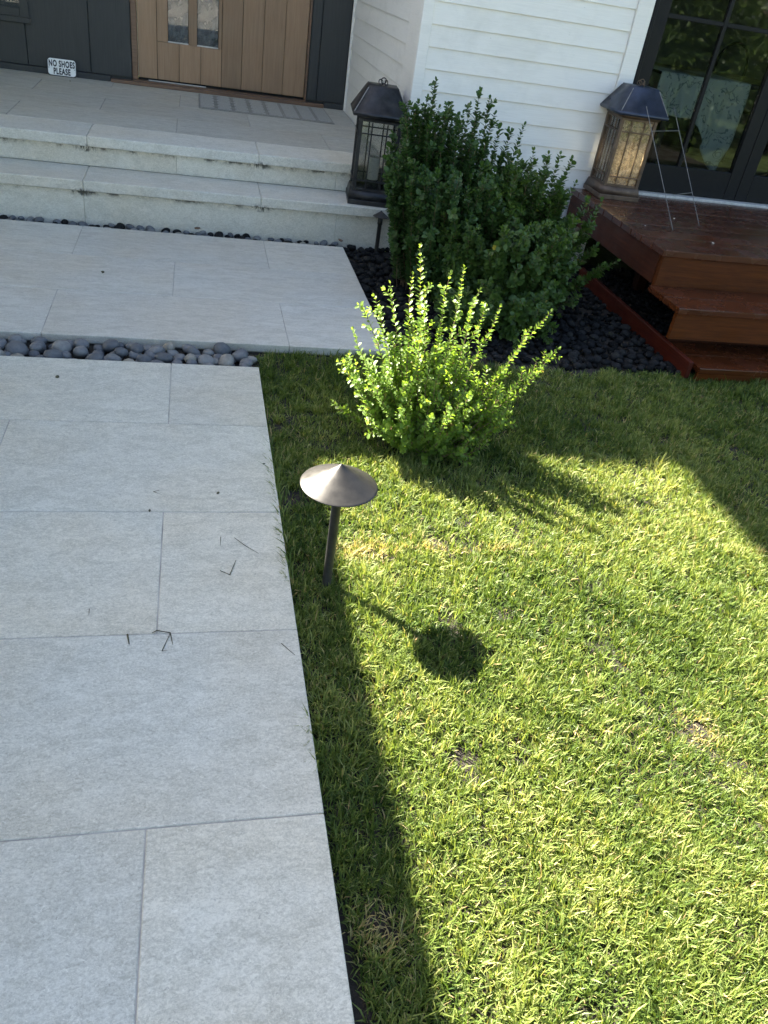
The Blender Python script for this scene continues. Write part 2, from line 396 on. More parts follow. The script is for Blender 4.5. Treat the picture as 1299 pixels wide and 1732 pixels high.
# last row (farthest) carries the joint at -0.1
jset = [(jA if (n_rows-1-i) % 2 == 0 else jB) for i in range(n_rows)]
paving(path, rows, jset, -2.6, PX1, 0.0, .040, 'stone')
box('mortar_bed', -2.6, PX1-.012, rows[0], rows[-1]-.012, -.049, -.0022, 'mortar', path, 0)
land = empty('terrace', (0, 4.5, 0)); land['kind'] = 'structure'
lrows = [3.705, 4.285, 4.850, 5.410]
paving(land, lrows, [[-1.85, -.695, .464], [-1.27, -.113], [-1.83, -.690, .449]], -2.6, .992, 0.0, .040, 'terrace')
box('mortar_bed', -2.6, .992-.014, lrows[0]+.014, lrows[-1]-.014, -.049, -.0022, 'mortar', land, 0)

# ================================================================ STONE STEPS + PORCH
ZT1, ZT2 = .2503, .4413
steps = tag(empty('stone_steps', (-.6, 5.6, -.04)), 'two pale limestone steps with dark stained joints leading up to the porch', 'steps')
XL, XR = -2.295, 1.368
box('core', XL, XR-.004, 5.565, 5.95, -.055, .195, 'mortar', steps, 0)
box('core', XL, XR-.004, 5.925, 8.30, -.055, .39, 'mortar', steps, 0)
def run(name, xs, y0, y1, z0, z1, material, parent, bev, gap=.0016):
    for a, b in zip(xs[:-1], xs[1:]):
        box(name, a+gap/2, b-gap/2, y0, y1, z0, z1 + random.uniform(-.0005, .0005), material, parent, bev)
run('riser_slab', [XL, -1.83, -.69, .95, XR], 5.548, 5.566, -.052, .185, 'step', steps, .0015)
run('riser_slab', [XL, -1.83, -.12, .981, XR], 5.906, 5.926, .2515, .376, 'step', steps, .0015)
run('tread_slab', [XL, -1.83, -.685, .430, XR], 5.508, 5.905, .186, ZT1, 'step', steps, .005)
porch = tag(empty('stone_porch', (-.6, 7.0, .39)), 'grey limestone paved porch in front of the wooden entry door', 'porch')
run('nosing_slab', [XL, -1.83, -.685, .430, XR], 5.868, 6.280, .377, ZT2, 'step', porch, .005)
paving(porch, [6.280, 6.830, 7.362, 7.915, 8.30], [[-2.4,-1.24,-.126,.98], [-1.83,-.69,.424], [-2.4,-1.243,-.12,.98], [-1.83,-.69,.424]], XL, XR, ZT2, .04, 'porch', .004)
box('mortar_bed', XL, XR-.004, 6.281, 8.29, .391, ZT2-.004, 'mortar', porch, 0)

# ================================================================ HOUSE
YW = 5.618; XC = 1.372; YE = 8.20
house = tag(empty('house', (XC, YW, -.05)), 'white lap sided house with charcoal recessed entry and black glazed doors', 'house')
# --- white front wall with lap boards
fw = box('front_wall', XC, 2.885, YW+.020, YW+.14, -.05, 2.70, 'white', house, 0)
def lap_mesh(L, h=.1235, t0=.004, t1=.0155, axis='x'):
    V = []
    for x in (0, L):
        V += [(x, 0, -.012), (x, -t1, -.012), (x, -t1+.0015, -.0135), (x, -t0, h+.004), (x, 0, h+.004)]
    V = np.array(V, float)
    F4 = [(0,5,6,1),(1,6,7,2),(2,7,8,3),(3,8,9,4)]
    # end caps as quads+tri folded to quads
    F4 += [(0,1,2,3),(5,8,7,6),(0,3,4,4),(5,9,8,8)]
    bm = bmesh.new(); vs_ = [bm.verts.new(v) for v in V]
    for f in F4:
        ff = []
        for i in f:
            if vs_[i] not in ff: ff.append(vs_[i])
        bm.faces.new(ff)
    bmesh.ops.recalc_face_normals(bm, faces=bm.faces)
    me = bpy.data.meshes.new('siding'); bm.to_mesh(me); bm.free(); return me
fb = lap_mesh(2.772-1.437)
# fix winding-free: front boards face -Y
for k in range(23):
    z = 1.484 + .1235*10 - .1235*k + .0125
    if z > 2.60 or z < -.03: continue
    link('siding_board', fb, 'white', fw, (1.437, YW+.0185, z), (0, random.uniform(-.0006,.0006), 0))
sw = box('side_wall', XC+.020, XC+.10, YW+.14, YE+.1, -.05, 2.70, 'white', house, 0)
sb = lap_mesh(8.165-5.955, h=.128)
for k in range(22):
    z = 1.335 + .128*10 - .128*k + .0125
    if z > 2.60 or z < .40: continue
    link('siding_board', sb, 'white', sw, (XC+.0185, 8.165, z), (0, 0, -math.pi/2))
box('corner_trim', XC-.006, 1.4355, YW-.008, YW+.0195, -.05, 2.70, 'white', house, .004, 2)
box('corner_trim', XC-.0065, XC+.0195, YW+.0205, 5.953, -.05, 2.70, 'white', house, .004, 2)
box('corner_trim', XC-.010, XC+.0195, 8.166, 8.196, .30, 2.70, 'white', house, .003)
box('door_trim', 2.7735, 2.8845, YW-.010, YW+.0195, .30, 2.70, 'white', house, .003)
# --- charcoal entry wall
ew = box('entry_wall', -4.29, -.535, YE+.030, YE+.15, .30, 2.70, 'grey', house, 0)
for a, b in ((-2.28,-1.89),(-1.89,-1.39),(-1.39,-.88),(-.88,-.538)):
    if b > -1.5:  box('wall_panel', a+.002, b-.002, YE+.004, YE+.030, .492, 2.70, 'grey', ew, .003)
    else:         box('wall_panel', a+.002, b-.002, YE+.004, YE+.030, .492, .79, 'grey', ew, .003); box('wall_panel', a+.002, b-.002, YE+.004, YE+.030, 1.9, 2.70, 'grey', ew, .003)
box('base_board', -2.28, -.722, YE-.012, YE+.029, ZT2+.001, .489, 'grey', ew, .003)
ew2 = box('entry_wall', 1.008, XC+.01, YE+.030, YE+.15, .30, 2.70, 'grey', house, 0)
for a, b in ((1.010, 1.100), (1.100, XC-.012)):
    box('wall_panel', a+.002, b-.002, YE+.001+.008*(a > 1.05), YE+.030, .492, 2.70, 'grey', ew2, .003)
box('base_board', 1.176, XC-.012, YE-.012, YE+.029, ZT2+.001, .489, 'grey', ew2, .003)
win = box('window', -2.25, -1.335, YE-.022, YE+.003, .80, .845, 'grey', house, .004)      # sill with its frame and pane
box('window_frame', -1.415, -1.345, YE-.014, YE+.003, .846, 1.90, 'grey', win, .003)
box('window_frame', -2.22, -1.416, YE-.014, YE+.003, .846, .905, 'grey', win, .003)
box('pane', -2.22, -1.416, YE-.004, YE+.000, .906, 1.88, 'glass', win, 0)
box('window_backing', -2.22, -1.416, YE+.016, YE+.028, .80, 1.90, 'door_gap', win, 0)
# --- entry door
door = box('front_door', -.484, .984, YE+.046, YE+.075, .505, 2.65, 'door_gap', house, 0)
pl = [-.484, -.322, -.1345, .052, .232, .410, .595, .783, .984]
for i, (a, b) in enumerate(zip(pl[:-1], pl[1:])):
    z0 = .505
    if i in (1, 2, 3):
        box('plank', a+.0015, b-.0015, YE+.020, YE+.046, z0, .800, 'door_wood', door, .002)
    else:
        box('plank', a+.0015, b-.0015, YE+.020, YE+.046, z0, 2.64, 'door_wood', door, .002)
GL = ((-.229, -.054), (.018, .202))
for a, b in ((-.3205, -.229), (-.054, .018), (.202, .2305)):
    box('plank', a+.0008, b-.0008, YE+.0203, YE+.046, .8015, 2.64, 'door_wood', door, .002)
for a, b in GL:
    box('pane', a+.004, b-.004, YE+.034, YE+.040, .804, 2.6, 'frosted', door, 0)
    box('pane_bead', a+.001, b-.001, YE+.026, YE+.0335, .8016, .812, 'metal_sill', door, .001)
box('door_frame', -.534, -.488, YE+.000, YE+.08, .484, 2.70, 'sill_wood', house, .003)
box('door_frame', .988, 1.006, YE+.000, YE+.08, .484, 2.70, 'sill_wood', house, .003)
th = box('threshold', -.716, 1.172, YE-.040, YE+.029, ZT2+.0015, .470, 'sill_wood', house, .003)
box('threshold_cap', -.534, 1.006, YE-.020, YE+.09, .4705, .4835, 'sill_wood', th, .002)
box('weather_seal', -.485, .985, YE+.050, YE+.085, .484, .5045, 'door_gap', th, 0)
box('weather_strip', -.40, .10, YE+.018, YE+.028, .484, .492, 'metal_sill', th, .001)
# --- black glazed doors to the deck
fd = empty('french_door', (2.888, YW, .51), house)
box('door_frame', 2.888, 2.915, YW-.012, YW+.12, .512, 2.66, 'black_frame', fd, .003)
box('door_frame', 6.60, 6.66, YW-.012, YW+.12, .512, 2.66, 'black_frame', fd, .003)
box('sill', 2.90, 6.60, YW-.050, YW+.12, .500, .522, 'metal_sill', fd, .003)
def leaf_door(x0, x1):
    w = .095
    d = box('door_leaf', x0, x0+w, YW+.012, YW+.06, .526, 2.64, 'black_frame', fd, .003)
    box('stile', x1-w, x1, YW+.012, YW+.06, .526, 2.64, 'black_frame', d, .003)
    box('rail', x0+w+.0005, x1-w-.0005, YW+.014, YW+.058, .526, .712, 'black_frame', d, .003)
    box('rail', x0+w+.0005, x1-w-.0005, YW+.014, YW+.058, 2.50, 2.64, 'black_frame', d, .003)
    xm = (x0+x1)/2 - .003
    box('muntin', xm-.014, xm+.014, YW+.020, YW+.052, .7125, 2.4995, 'black_frame', d, .002)
    for zz in (1.606,):
        box('muntin', x0+w+.0005, xm-.0145, YW+.022, YW+.050, zz-.013, zz+.013, 'black_frame', d, .002)
        box('muntin', xm+.0145, x1-w-.0005, YW+.022, YW+.050, zz-.013, zz+.013, 'black_frame', d, .002)
    for a, b in ((x0+w+.001, xm-.015), (xm+.015, x1-w-.001)):
        for c, e in ((.713, 1.592), (1.620, 2.499)):
            box('pane', a, b, YW+.034, YW+.038, c, e, 'glass', d, 0)
leaf_door(2.917, 3.980); leaf_door(3.984, 5.047)
box('door_frame', 5.050, 6.599, YW+.0, YW+.12, .524, 2.66, 'black_frame', fd, 0)
# --- room behind the glass
room = empty('room', (4.4, 7.5, .4), house)
box('room_floor', 1.50, 7.0, YW+.142, 9.4, .38, .498, 'room_floor', room, 0)
box('room_wall', 1.50, 7.0, 9.4, 9.5, .38, 2.69, 'room', room, 0)
box('room_wall', 6.9, 7.0, YW+.142, 9.399, .499, 2.69, 'room', room, 0)
box('room_wall', 1.50, 1.6, YW+.142, 9.399, .499, 2.69, 'room', room, 0)
box('front_wall', 6.662, 9.5, YW, YW+.14, -.05, 2.70, 'white', house, 0)
box('header', 2.8865, 6.661, YW+.001, YW+.139, 2.661, 2.70, 'white', house, 0)
# --- unseen upper house and added left wing; roof edges shaped to cast the shade
ZB, ZTOP = 5.34, 5.42
ZWG = 2.80; YEV = 2.71 + SY*ZTOP; XEV = .456 - SX*ZWG
rf = box('roof', -4.6, 9.5, YEV, 13.0, ZB, ZTOP, 'soffit', house, 0)  # unseen roof, front edge set to cast the shade line on the lawn
box('unseen_wing_roof', -6.4, XEV, -1.5, YE-.01, ZWG-.09, ZWG, 'soffit', house, 0)  # added caster, its edge set to shade the path
box('shade_eave', 2.10-SX*ZB, -1.0, 6.2, YEV-.001, ZB, ZTOP-.001, 'soffit', rf, 0)  # added projection that shades the right side of the lawn
box('upper_wall', -4.3, 9.4, YE+.031, YE+.149, 2.702, ZB-.001, 'grey', house, 0)
box('added_wing_wall', -6.39, -6.25, -1.4, YE-.011, -.08, ZWG-.091, 'white', house, 0)  # wall added to keep the ground on the left in shade
for yy in (-1.2, 2.0, 5.0): box('added_roof_post', XEV-.42, XEV-.30, yy, yy+.12, -.08, ZWG-.091, 'white', house, .004)  # posts under the added shade roof
box('rear_wall', -4.3, 9.4, 12.4, 12.6, -.05, ZB-.001, 'white', house, 0)
box('end_wall', 9.2, 9.39, YE+.151, 12.39, -.05, ZB-.001, 'white', house, 0)
box('unseen_wing_roof', 1.20, 9.5, YW-.25, YE+.03, 2.701, 2.80, 'soffit', house, 0)
# ================================================================ DECK
ZD = .5094
deck = tag(empty('wooden_deck', (3.8, 4.7, -.04)), 'red brown stained timber deck with two steps below the black glazed doors', 'deck')
XD0, XD1, YD0, YD1 = 2.618, 6.6, 4.150, YW-.055
nb = 10; bw = (YD1-YD0)/nb
dm = box_mesh(XD1-XD0, bw-.008, .038, .004, 2, 'deck_board')
for k in range(nb):
    o = link('deck_board', dm, 'deck', deck, ((XD0+XD1)/2 + random.uniform(-.004,.004), YD0 + bw*(k+.5), ZD-.038 + random.uniform(-.001,.001)), (random.uniform(-.004,.004), 0, 0))
box('front_fascia', XD0+.020, XD1, YD0+.020, YD0+.055, .285, ZD-.0395, 'deck_front', deck, .003)
box('side_fascia', XD0+.012, XD0+.045, YD0+.056, YD1, .300, ZD-.0395, 'deck_side', deck, .003)
ZS1, ZS2 = .303, .112
tm = box_mesh(XD1-2.598, .182, .034, .004, 2, 'tread_board')
for k in range(2):
    link('tread_board', tm, 'deck', deck, ((2.598+XD1)/2, 3.79+.185*(k+.5), ZS1-.034))
box('riser_board', 2.612, XD1, 3.815, 3.845, ZS2+.001, ZS1-.0345, 'deck_front', deck, .003)
tm2 = box_mesh(XD1-2.725, .187, .034, .004, 2, 'tread_board')
for k in range(2):
    link('tread_board', tm2, 'deck', deck, ((2.725+XD1)/2, 3.595+.19*(k+.5), .006))
box('riser_board', 2.735, XD1, 3.612, 3.640, -.06, .0055, 'deck_front', deck, .003)
box('riser_board', 2.735, XD1, 3.985, 4.010, -.06, .11, 'deck_side', deck, .003)
for x in (2.76, 3.6, 4.6, 5.6):
    box('joist', x, x+.04, YD0+.056, YD1-.02, .32, ZD-.0396, 'deck_side', deck, 0)
    box('support_post', x+.3, x+.37, YD0+.90, YD0+.97, -.06, .3195, 'deck_side', deck, 0)
eb = tag(box('edging_board', 2.670, 2.699, 3.63, 5.20, -.045, .060, 'edging', None, .003), 'red stained board on edge beside the dark pebbles under the deck', 'edging board')

# ================================================================ PEBBLES
def pebble_mesh(seed, material='pebble'):
    bm = bmesh.new(); bmesh.ops.create_icosphere(bm, subdivisions=2, radius=1.0)
    r = random.Random(seed); ph = [r.uniform(0, 6.28) for _ in range(6)]
    for v in bm.verts:
        c = v.co
        k = 1 + .07*math.sin(2.3*c.x+ph[0]) + .07*math.sin(2.7*c.y+ph[1]) + .05*math.sin(3.1*c.z+ph[2]+c.x*1.7)
        v.co = Vector((c.x*k, c.y*k*r.uniform(.985,1.015), c.z*k))
    for f in bm.faces: f.smooth = True
    me = bpy.data.meshes.new('pebble'); bm.to_mesh(me); bm.free(); me.materials.append(M[material]); return me
PM = [pebble_mesh(s) for s in range(7)]; PMD = [pebble_mesh(s, 'pebble_dark') for s in range(20, 25)]
def put_pebble(x, y, z, s, label, group, tilt=.35, dark=False):
    o = bpy.data.objects.new('pebble', random.choice(PMD if dark else PM)); COL.objects.link(o)
    e = random.uniform(.72, .98)
    o.scale = (s, s*e, s*random.uniform(.52, .74)); o.location = (x, y, z)
    o.rotation_euler = (random.uniform(-tilt, tilt), random.uniform(-tilt, tilt), random.uniform(0, 6.28))
    tag(o, label, 'pebble', group)
    return o
def pack(region, n, rmin, rmax, tries=6000, sep=.88):
    pts = []
    for _ in range(tries):
        if len(pts) >= n: break
        x, y = region(); r = random.uniform(rmin, rmax)
        if all((x-a)**2 + (y-b)**2 > (sep*(r+c))**2 for a, b, c in pts): pts.append((x, y, r))
    return pts
# channel between path and terrace
Lch = 'smooth grey river pebble lying in the channel between path and terrace'
low = pack(lambda: (random.uniform(-1.75, .27), random.uniform(3.475, 3.675)), 85, .030, .042)
for x, y, r in low: put_pebble(x, y, -.050 + r*.50, r, Lch, 'pebbles in the channel')
top = pack(lambda: (random.uniform(-1.70, .25), random.uniform(3.485, 3.655)), 40, .035, .049, sep=.97)
Lct = 'large grey river pebble lying on top of the others in the channel'
for x, y, r in top: put_pebble(x, y, -.016, r, Lct, 'upper pebbles in the channel')
# strip at the foot of the steps
Lst = 'small grey pebble in the narrow strip at the foot of the stone steps'
for x, y, r in pack(lambda: (random.uniform(-1.3, 1.0), random.uniform(5.422, 5.54)), 80, .020, .036):
    put_pebble(x, y, -.022, r, Lst, 'pebbles at the foot of the steps', dark=random.random() < .45)
# bed beside terrace: the largest in view singly, the rest one mass
def bed_pt():
    while True:
        x, y = random.uniform(1.01, 2.6), random.uniform(3.69, 5.53)
        if x < 1.28 or y < 4.25: return x, y
Lbd = 'dark rounded pebble in the bed between terrace and shrubs'
Lb2 = 'dark rounded pebble in the bed beside the red edging board'
for x, y, r in pack(lambda: (random.uniform(1.01, 1.26), random.uniform(3.95, 5.5)), 62, .020, .034): put_pebble(x, y, -.022, r, Lbd, 'pebbles beside the terrace', dark=True)
for x, y, r in pack(lambda: (random.uniform(1.9, 2.64), random.uniform(3.70, 4.35)), 70, .020, .034): put_pebble(x, y, -.022, r, Lb2, 'pebbles beside the edging board', dark=True)
def pebble_mass():
    bm = bmesh.new(); bmesh.ops.create_icosphere(bm, subdivisions=1, radius=1.0)
    v0 = np.array([v.co for v in bm.verts]); f0 = np.array([[v.index for v in f.verts] for f in bm.faces]); bm.free()
    n = 2600; V = np.zeros((n, len(v0), 3)); T = np.zeros((n, len(v0)))
    for i in range(n):
        x, y = rng.uniform(1.01, 3.3), rng.uniform(3.69, 5.55)
        s = rng.uniform(.016, .030); a = rng.uniform(0, 6.28); c, sn = math.cos(a), math.sin(a)
        q = v0*np.array([s, s*rng.uniform(.7, .98), s*rng.uniform(.5, .7)])
        q = np.stack([q[:,0]*c - q[:,1]*sn, q[:,0]*sn + q[:,1]*c, q[:,2] + q[:,0]*rng.uniform(-.3,.3)], 1)
        V[i] = q + np.array([x, y, -.040 + rng.uniform(0, .012)]); T[i] = rng.random()
    F = (f0[None] + (np.arange(n)*len(v0))[:, None, None]).reshape(-1, 3)
    o = link('pebble_bed', np_mesh('pebble_bed', V.reshape(-1, 3), F, {'tint': T.ravel()}, True), 'pebble_bed')
    tag(o, 'dark pebble mulch spread under the shrubs and the deck', 'pebbles', kind='stuff')
pebble_mass()

# ================================================================ GRASS
def field(x, y, s, seed):
    r = np.random.default_rng(seed); v = np.zeros_like(x)
    for k in range(7):
        a = r.uniform(0, 2*np.pi); f = s*r.uniform(.5, 1.8); v += np.sin((x*np.cos(a)+y*np.sin(a))*f + r.uniform(0, 6.28))
    return v/7**.5/.75
def lawn():
    def region(n):
        x = rng.uniform(.294, 4.2, n); y = rng.uniform(.10, 3.70, n)
        right_lim = .78 + .668*y + .34
        ok = (x < right_lim) & (x > .300 + .004*field(y*1.0, x*0, 9, 3) + .042*np.clip((1.15-y)/.6, 0, 1))
        ok &= ~((y > 3.44) & (x < .292))
        ok &= y < 3.672 + .02*field(x, x*0, 8, 5)
        # thin bare spots
        for (bx, by, br) in ((.388, .807, .045), (.83, 2.13, .02), (1.41, 1.27, .022)):
            d = np.hypot(x-bx, y-by); ok &= (d > br) | (rng.random(n) < .30)
        thin = field(x, y, 16, 21)
        ok &= rng.random(n) < np.clip(1.05 - .35*(thin > 1.0) - .25*(thin > 1.5), .3, 1)
        keep = np.clip(1.15 - .22*y, .42, 1.0)
        ok &= rng.random(n) < keep
        return x[ok], y[ok]
    cx, cy = region(26000)                           # tuft centres
    per = 24
    tx = np.repeat(cx, per); ty = np.repeat(cy, per); m0 = len(tx)
    sg = np.repeat(rng.uniform(.006, .016, len(cx)), per)
    ox, oy = rng.normal(0, 1, m0)*sg, rng.normal(0, 1, m0)*sg
    rx, ry = region(230000)
    x = np.concatenate([tx+ox, rx]); y = np.concatenate([ty+oy, ry]); n = len(x)
    tuft = np.concatenate([np.repeat(rng.normal(0, 1, len(cx)), per), np.zeros(len(rx))])
    outw = np.concatenate([np.arctan2(oy, ox), rng.uniform(-np.pi, np.pi, len(rx))])
    rad = np.concatenate([np.hypot(ox, oy)/.012, np.full(len(rx), .8)])
    # blades leaning over the path edge
    ne = 1100; ye = rng.uniform(1.20, 3.40, ne); ye = ye[field(ye, ye*0, 11, 77) > -.25]; ne = len(ye)
    x = np.concatenate([x, rng.uniform(.299, .312, ne)]); y = np.concatenate([y, ye]); n = len(x)
    tuft = np.concatenate([tuft, np.zeros(ne)]); outw = np.concatenate([outw, rng.normal(np.pi, .7, ne)]); rad = np.concatenate([rad, np.full(ne, 1.1)])
    keep = (x > .2965 + .036*np.clip((1.15-y)/.6, 0, 1)) & ~((y > 3.44) & (y < 3.70) & (x < .285)); sel = np.nonzero(keep)[0]
    x, y, tuft, outw, rad = x[sel], y[sel], tuft[sel], outw[sel], rad[sel]; n = len(x)
    mound = .006*field(x, y, 5, 31)
    z0 = np.full(n, -.049) + mound
    swirl = 1.6*field(x, y, 5, 41) + 1.2*field(x, y, 20, 42)
    ang = outw + .55*np.sin(swirl) + rng.normal(0, .75, n)
    lean = np.clip(.25 + .42*rad + rng.normal(0, .30, n), .05, 1.40)
    L = rng.uniform(.024, .047, n)*(1 + .12*field(x, y, 13, 44) + .14*tuft)
    L = np.clip(L, .016, .075); L[-ne:] = rng.uniform(.055, .085, ne); lean[-ne:] = rng.uniform(.55, 1.05, ne)
    far = np.clip((y-1.0)/2.6, 0, 1)
    W = rng.uniform(.0022, .0042, n)*(1 + .35*far)
    long_ = rng.random(n) < .012; L[long_] *= 1.5
    d1 = np.stack([np.cos(ang)*np.sin(lean*.55), np.sin(ang)*np.sin(lean*.55), np.cos(lean*.55)], 1)
    l2 = np.clip(lean*1.35, 0, 1.75)
    d2 = np.stack([np.cos(ang)*np.sin(l2), np.sin(ang)*np.sin(l2), np.cos(l2)], 1)
    tw = rng.normal(0, .5, n)
    wv = np.stack([-np.sin(ang+tw), np.cos(ang+tw), .25*np.sin(tw*3)], 1)
    B = np.stack([x, y, z0], 1); Mi = B + d1*(L*.55)[:, None]; T = Mi + d2*(L*.50)[:, None]
    V = np.empty((n, 5, 3), np.float32)
    w = (W/2)[:, None]*wv
    V[:,0] = B - w*.8; V[:,1] = B + w*.8; V[:,2] = Mi - w; V[:,3] = Mi + w; V[:,4] = T
    F = np.array([[0,1,3],[0,3,2],[2,3,4]]); F = (F[None] + (np.arange(n)*5)[:, None, None]).reshape(-1, 3)
    t = np.clip(.44 + .15*rng.normal(size=n) + .09*field(x, y, 3, 51) + .06*field(x, y, 18, 52) + .10*np.abs(tuft)*np.sign(tuft), 0, .84)
    dry = rng.random(n) < .035 + .05*(field(x, y, 7, 53) > .9)
    for (bx, by, br, pr) in ((1.41, 1.27, .07, .6), (.60, 2.10, .09, .55), (.52, 2.10, .06, .5), (.388, .807, .07, .6), (.83, 2.13, .05, .6)):
        dry |= (np.hypot(x-bx, y-by) < br*rng.uniform(.4, 1.2, n)) & (rng.random(n) < pr)
    for ys, x0_, x1_, wd, pr in ((2.115, .47, 2.4, .016, .42), (1.285, .9, 2.2, .014, .22)):
        dry |= (np.abs(y - ys + .035*(x-.6) + .012*np.sin(9*x)) < wd*rng.uniform(.3, 1.2, n)) & (x > x0_) & (x < x1_) & (rng.random(n) < pr*(.55 + .45*field(x, x*0, 6, 91)))
    t[dry] = rng.uniform(.86, 1.0, dry.sum())
    o = link('lawn_grass', np_mesh('lawn_grass', V.reshape(-1, 3), F, {'tint': np.repeat(t, 5)}), 'grass')
    tag(o, 'short mown green lawn beside the pale stone path', 'grass', kind='stuff')
lawn()

# ================================================================ SHRUBS
LEAF_F = np.array([[0,2,1],[0,3,2],[1,2,5],[1,5,4],[2,3,6],[2,6,5],[4,5,7],[5,6,7]])
def leaves_mesh(name, P, D, Nn, L, W, T, cup=.12):
    P, D, Nn = (np.asarray(a, float) for a in (P, D, Nn)); L = np.asarray(L)[:, None]; W = np.asarray(W)[:, None]
    D /= np.linalg.norm(D, axis=1, keepdims=True); S = np.cross(D, Nn); S /= np.linalg.norm(S, axis=1, keepdims=True) + 1e-9; Nn = np.cross(S, D)
    n = len(P); V = np.empty((n, 8, 3))
    V[:,0] = P; c = P + D*L*.42 - Nn*L*.02; V[:,2] = c; V[:,1] = c - S*W*.48 + Nn*W*cup; V[:,3] = c + S*W*.48 + Nn*W*cup
    c2 = P + D*L*.76 - Nn*L*.05; V[:,5] = c2; V[:,4] = c2 - S*W*.40 + Nn*W*cup*.8; V[:,6] = c2 + S*W*.40 + Nn*W*cup*.8
    V[:,7] = P + D*L - Nn*L*.12
    F = (LEAF_F[None] + (np.arange(n)*8)[:, None, None]).reshape(-1, 3)
    return np_mesh(name, V.reshape(-1, 3), F, {'tint': np.repeat(np.asarray(T), 8)}, True)
def shoot(p0, p1, bulge, k=9):
    p0, p1 = Vector(p0), Vector(p1); mid = p0.lerp(p1, .5) + Vector(bulge)
    return [((1-t)**2)*p0 + 2*t*(1-t)*mid + t*t*p1 for t in [i/(k-1) for i in range(k)]]
def add_leaves(pts, acc, start, step, LL, spread, tint, r):
    """opposite pairs along a polyline"""
    seg = [(b-a).length for a, b in zip(pts[:-1], pts[1:])]; tot = sum(seg); s = start*tot; odd = 0
    while s < tot:
        q = s; i = 0
        while i < len(seg)-1 and q > seg[i]: q -= seg[i]; i += 1
        t = (pts[i+1]-pts[i]).normalized(); p = pts[i] + t*min(q, seg[i])
        a = t.orthogonal().normalized(); a.rotate(Matrix.Rotation(odd*math.pi/2 + r.uniform(-.5, .5) + acc['ph'], 3, t))
        frac = s/tot
        sz = LL*r.uniform(.75, 1.15)*(1.0 if frac < .85 else 1.0 - (frac-.85)*3.0)
        for sg in (1, -1):
            if r.random() < .07: continue
            d = (a*sg*spread + t*(1.0-.25*spread) + Vector((r.gauss(0,.16), r.gauss(0,.16), r.gauss(0,.16)))).normalized()
            nn = (t - d*t.dot(d)); nn = nn if nn.length > .05 else Vector((0,0,1))
            acc['P'].append(p); acc['D'].append(d); acc['N'].append(nn); acc['L'].append(sz); acc['W'].append(sz*r.uniform(.60, .78)); acc['T'].append(min(1, max(0, r.gauss(tint, .17))))
        odd += 1; s += step*r.uniform(.8, 1.2)
    # tip pair
    for _ in range(2):
        t = (pts[-1]-pts[-2]).normalized(); d = (t + Vector((r.gauss(0,.3), r.gauss(0,.3), r.gauss(0,.3)))).normalized()
        acc['P'].append(pts[-1]); acc['D'].append(d); acc['N'].append(t.orthogonal()); acc['L'].append(LL*.6); acc['W'].append(LL*.32); acc['T'].append(min(1, tint+.2))
def new_acc(): return dict(P=[], D=[], N=[], L=[], W=[], T=[], ph=0.0)
def build_shrub(name, label, base, tips, base_r, LL, step, spread, material, twigs, seed, leaf_start=.25, tint=.45, group=None, stem_r=.0032):
    r = random.Random(seed); acc = new_acc(); st = []
    root = tag(empty(name, base), label, 'shrub', group)
    bx, by, bz = base
    for (tx, ty, tz, lean_t) in tips:
        a = math.atan2(ty-by, tx-bx); rr = base_r*math.sqrt(r.random())
        p0 = (bx + rr*math.cos(a)*.9 + r.gauss(0, .012), by + rr*math.sin(a)*.9 + r.gauss(0, .012), bz)
        dx, dy = tx-p0[0], ty-p0[1]
        pts = shoot(p0, (tx, ty, tz), (dx*.10 + r.gauss(0,.025), dy*.10 + r.gauss(0,.025), -.03 + lean_t*r.uniform(-.3, .3)), 9)
        pts = [Vector(p) + Vector((r.gauss(0,.004), r.gauss(0,.004), 0)) for p in pts]
        acc['ph'] = r.uniform(0, 3)
        add_leaves(pts, acc, leaf_start, step, LL, spread, tint, r)
        st.append(tube(pts, [stem_r*(1-.75*i/8) for i in range(9)], 5))
        for _ in range(twigs):
            j = r.randint(2, 7); u = r.random(); q0 = pts[j].lerp(pts[min(j+1, 8)], u)
            t = (pts[min(j+1, 8)]-pts[j-1]).normalized(); an = r.uniform(0, 6.28); side = t.orthogonal().normalized(); side.rotate(Matrix.Rotation(an, 3, t))
            ln = r.uniform(.05, .15)*(1.15 - j/10)
            q1 = q0 + (t*.85 + side*.65 + Vector((0,0,.25))).normalized()*ln
            if q1.z < .0: q1.z = .0
            q = shoot(q0, q1, (0, 0, .012), 5); acc['ph'] = r.uniform(0, 3)
            add_leaves(q, acc, .12, step, LL*.92, spread, tint + .05, r)
            st.append(tube(q, [stem_r*.45*(1-.6*i/4) for i in range(5)], 4))
    off = np.array(base)
    V, F = merge(st)
    link('stem', np_mesh('stem', np.array(V)-off, F, smooth=True), 'twig', root, (0,0,0), local=True)
    fo = link('foliage', leaves_mesh('foliage', np.array(acc['P'])-off, acc['D'], acc['N'], acc['L'], acc['W'], acc['T']), material, root, (0,0,0), local=True)
    fo['kind'] = 'stuff'
    return root
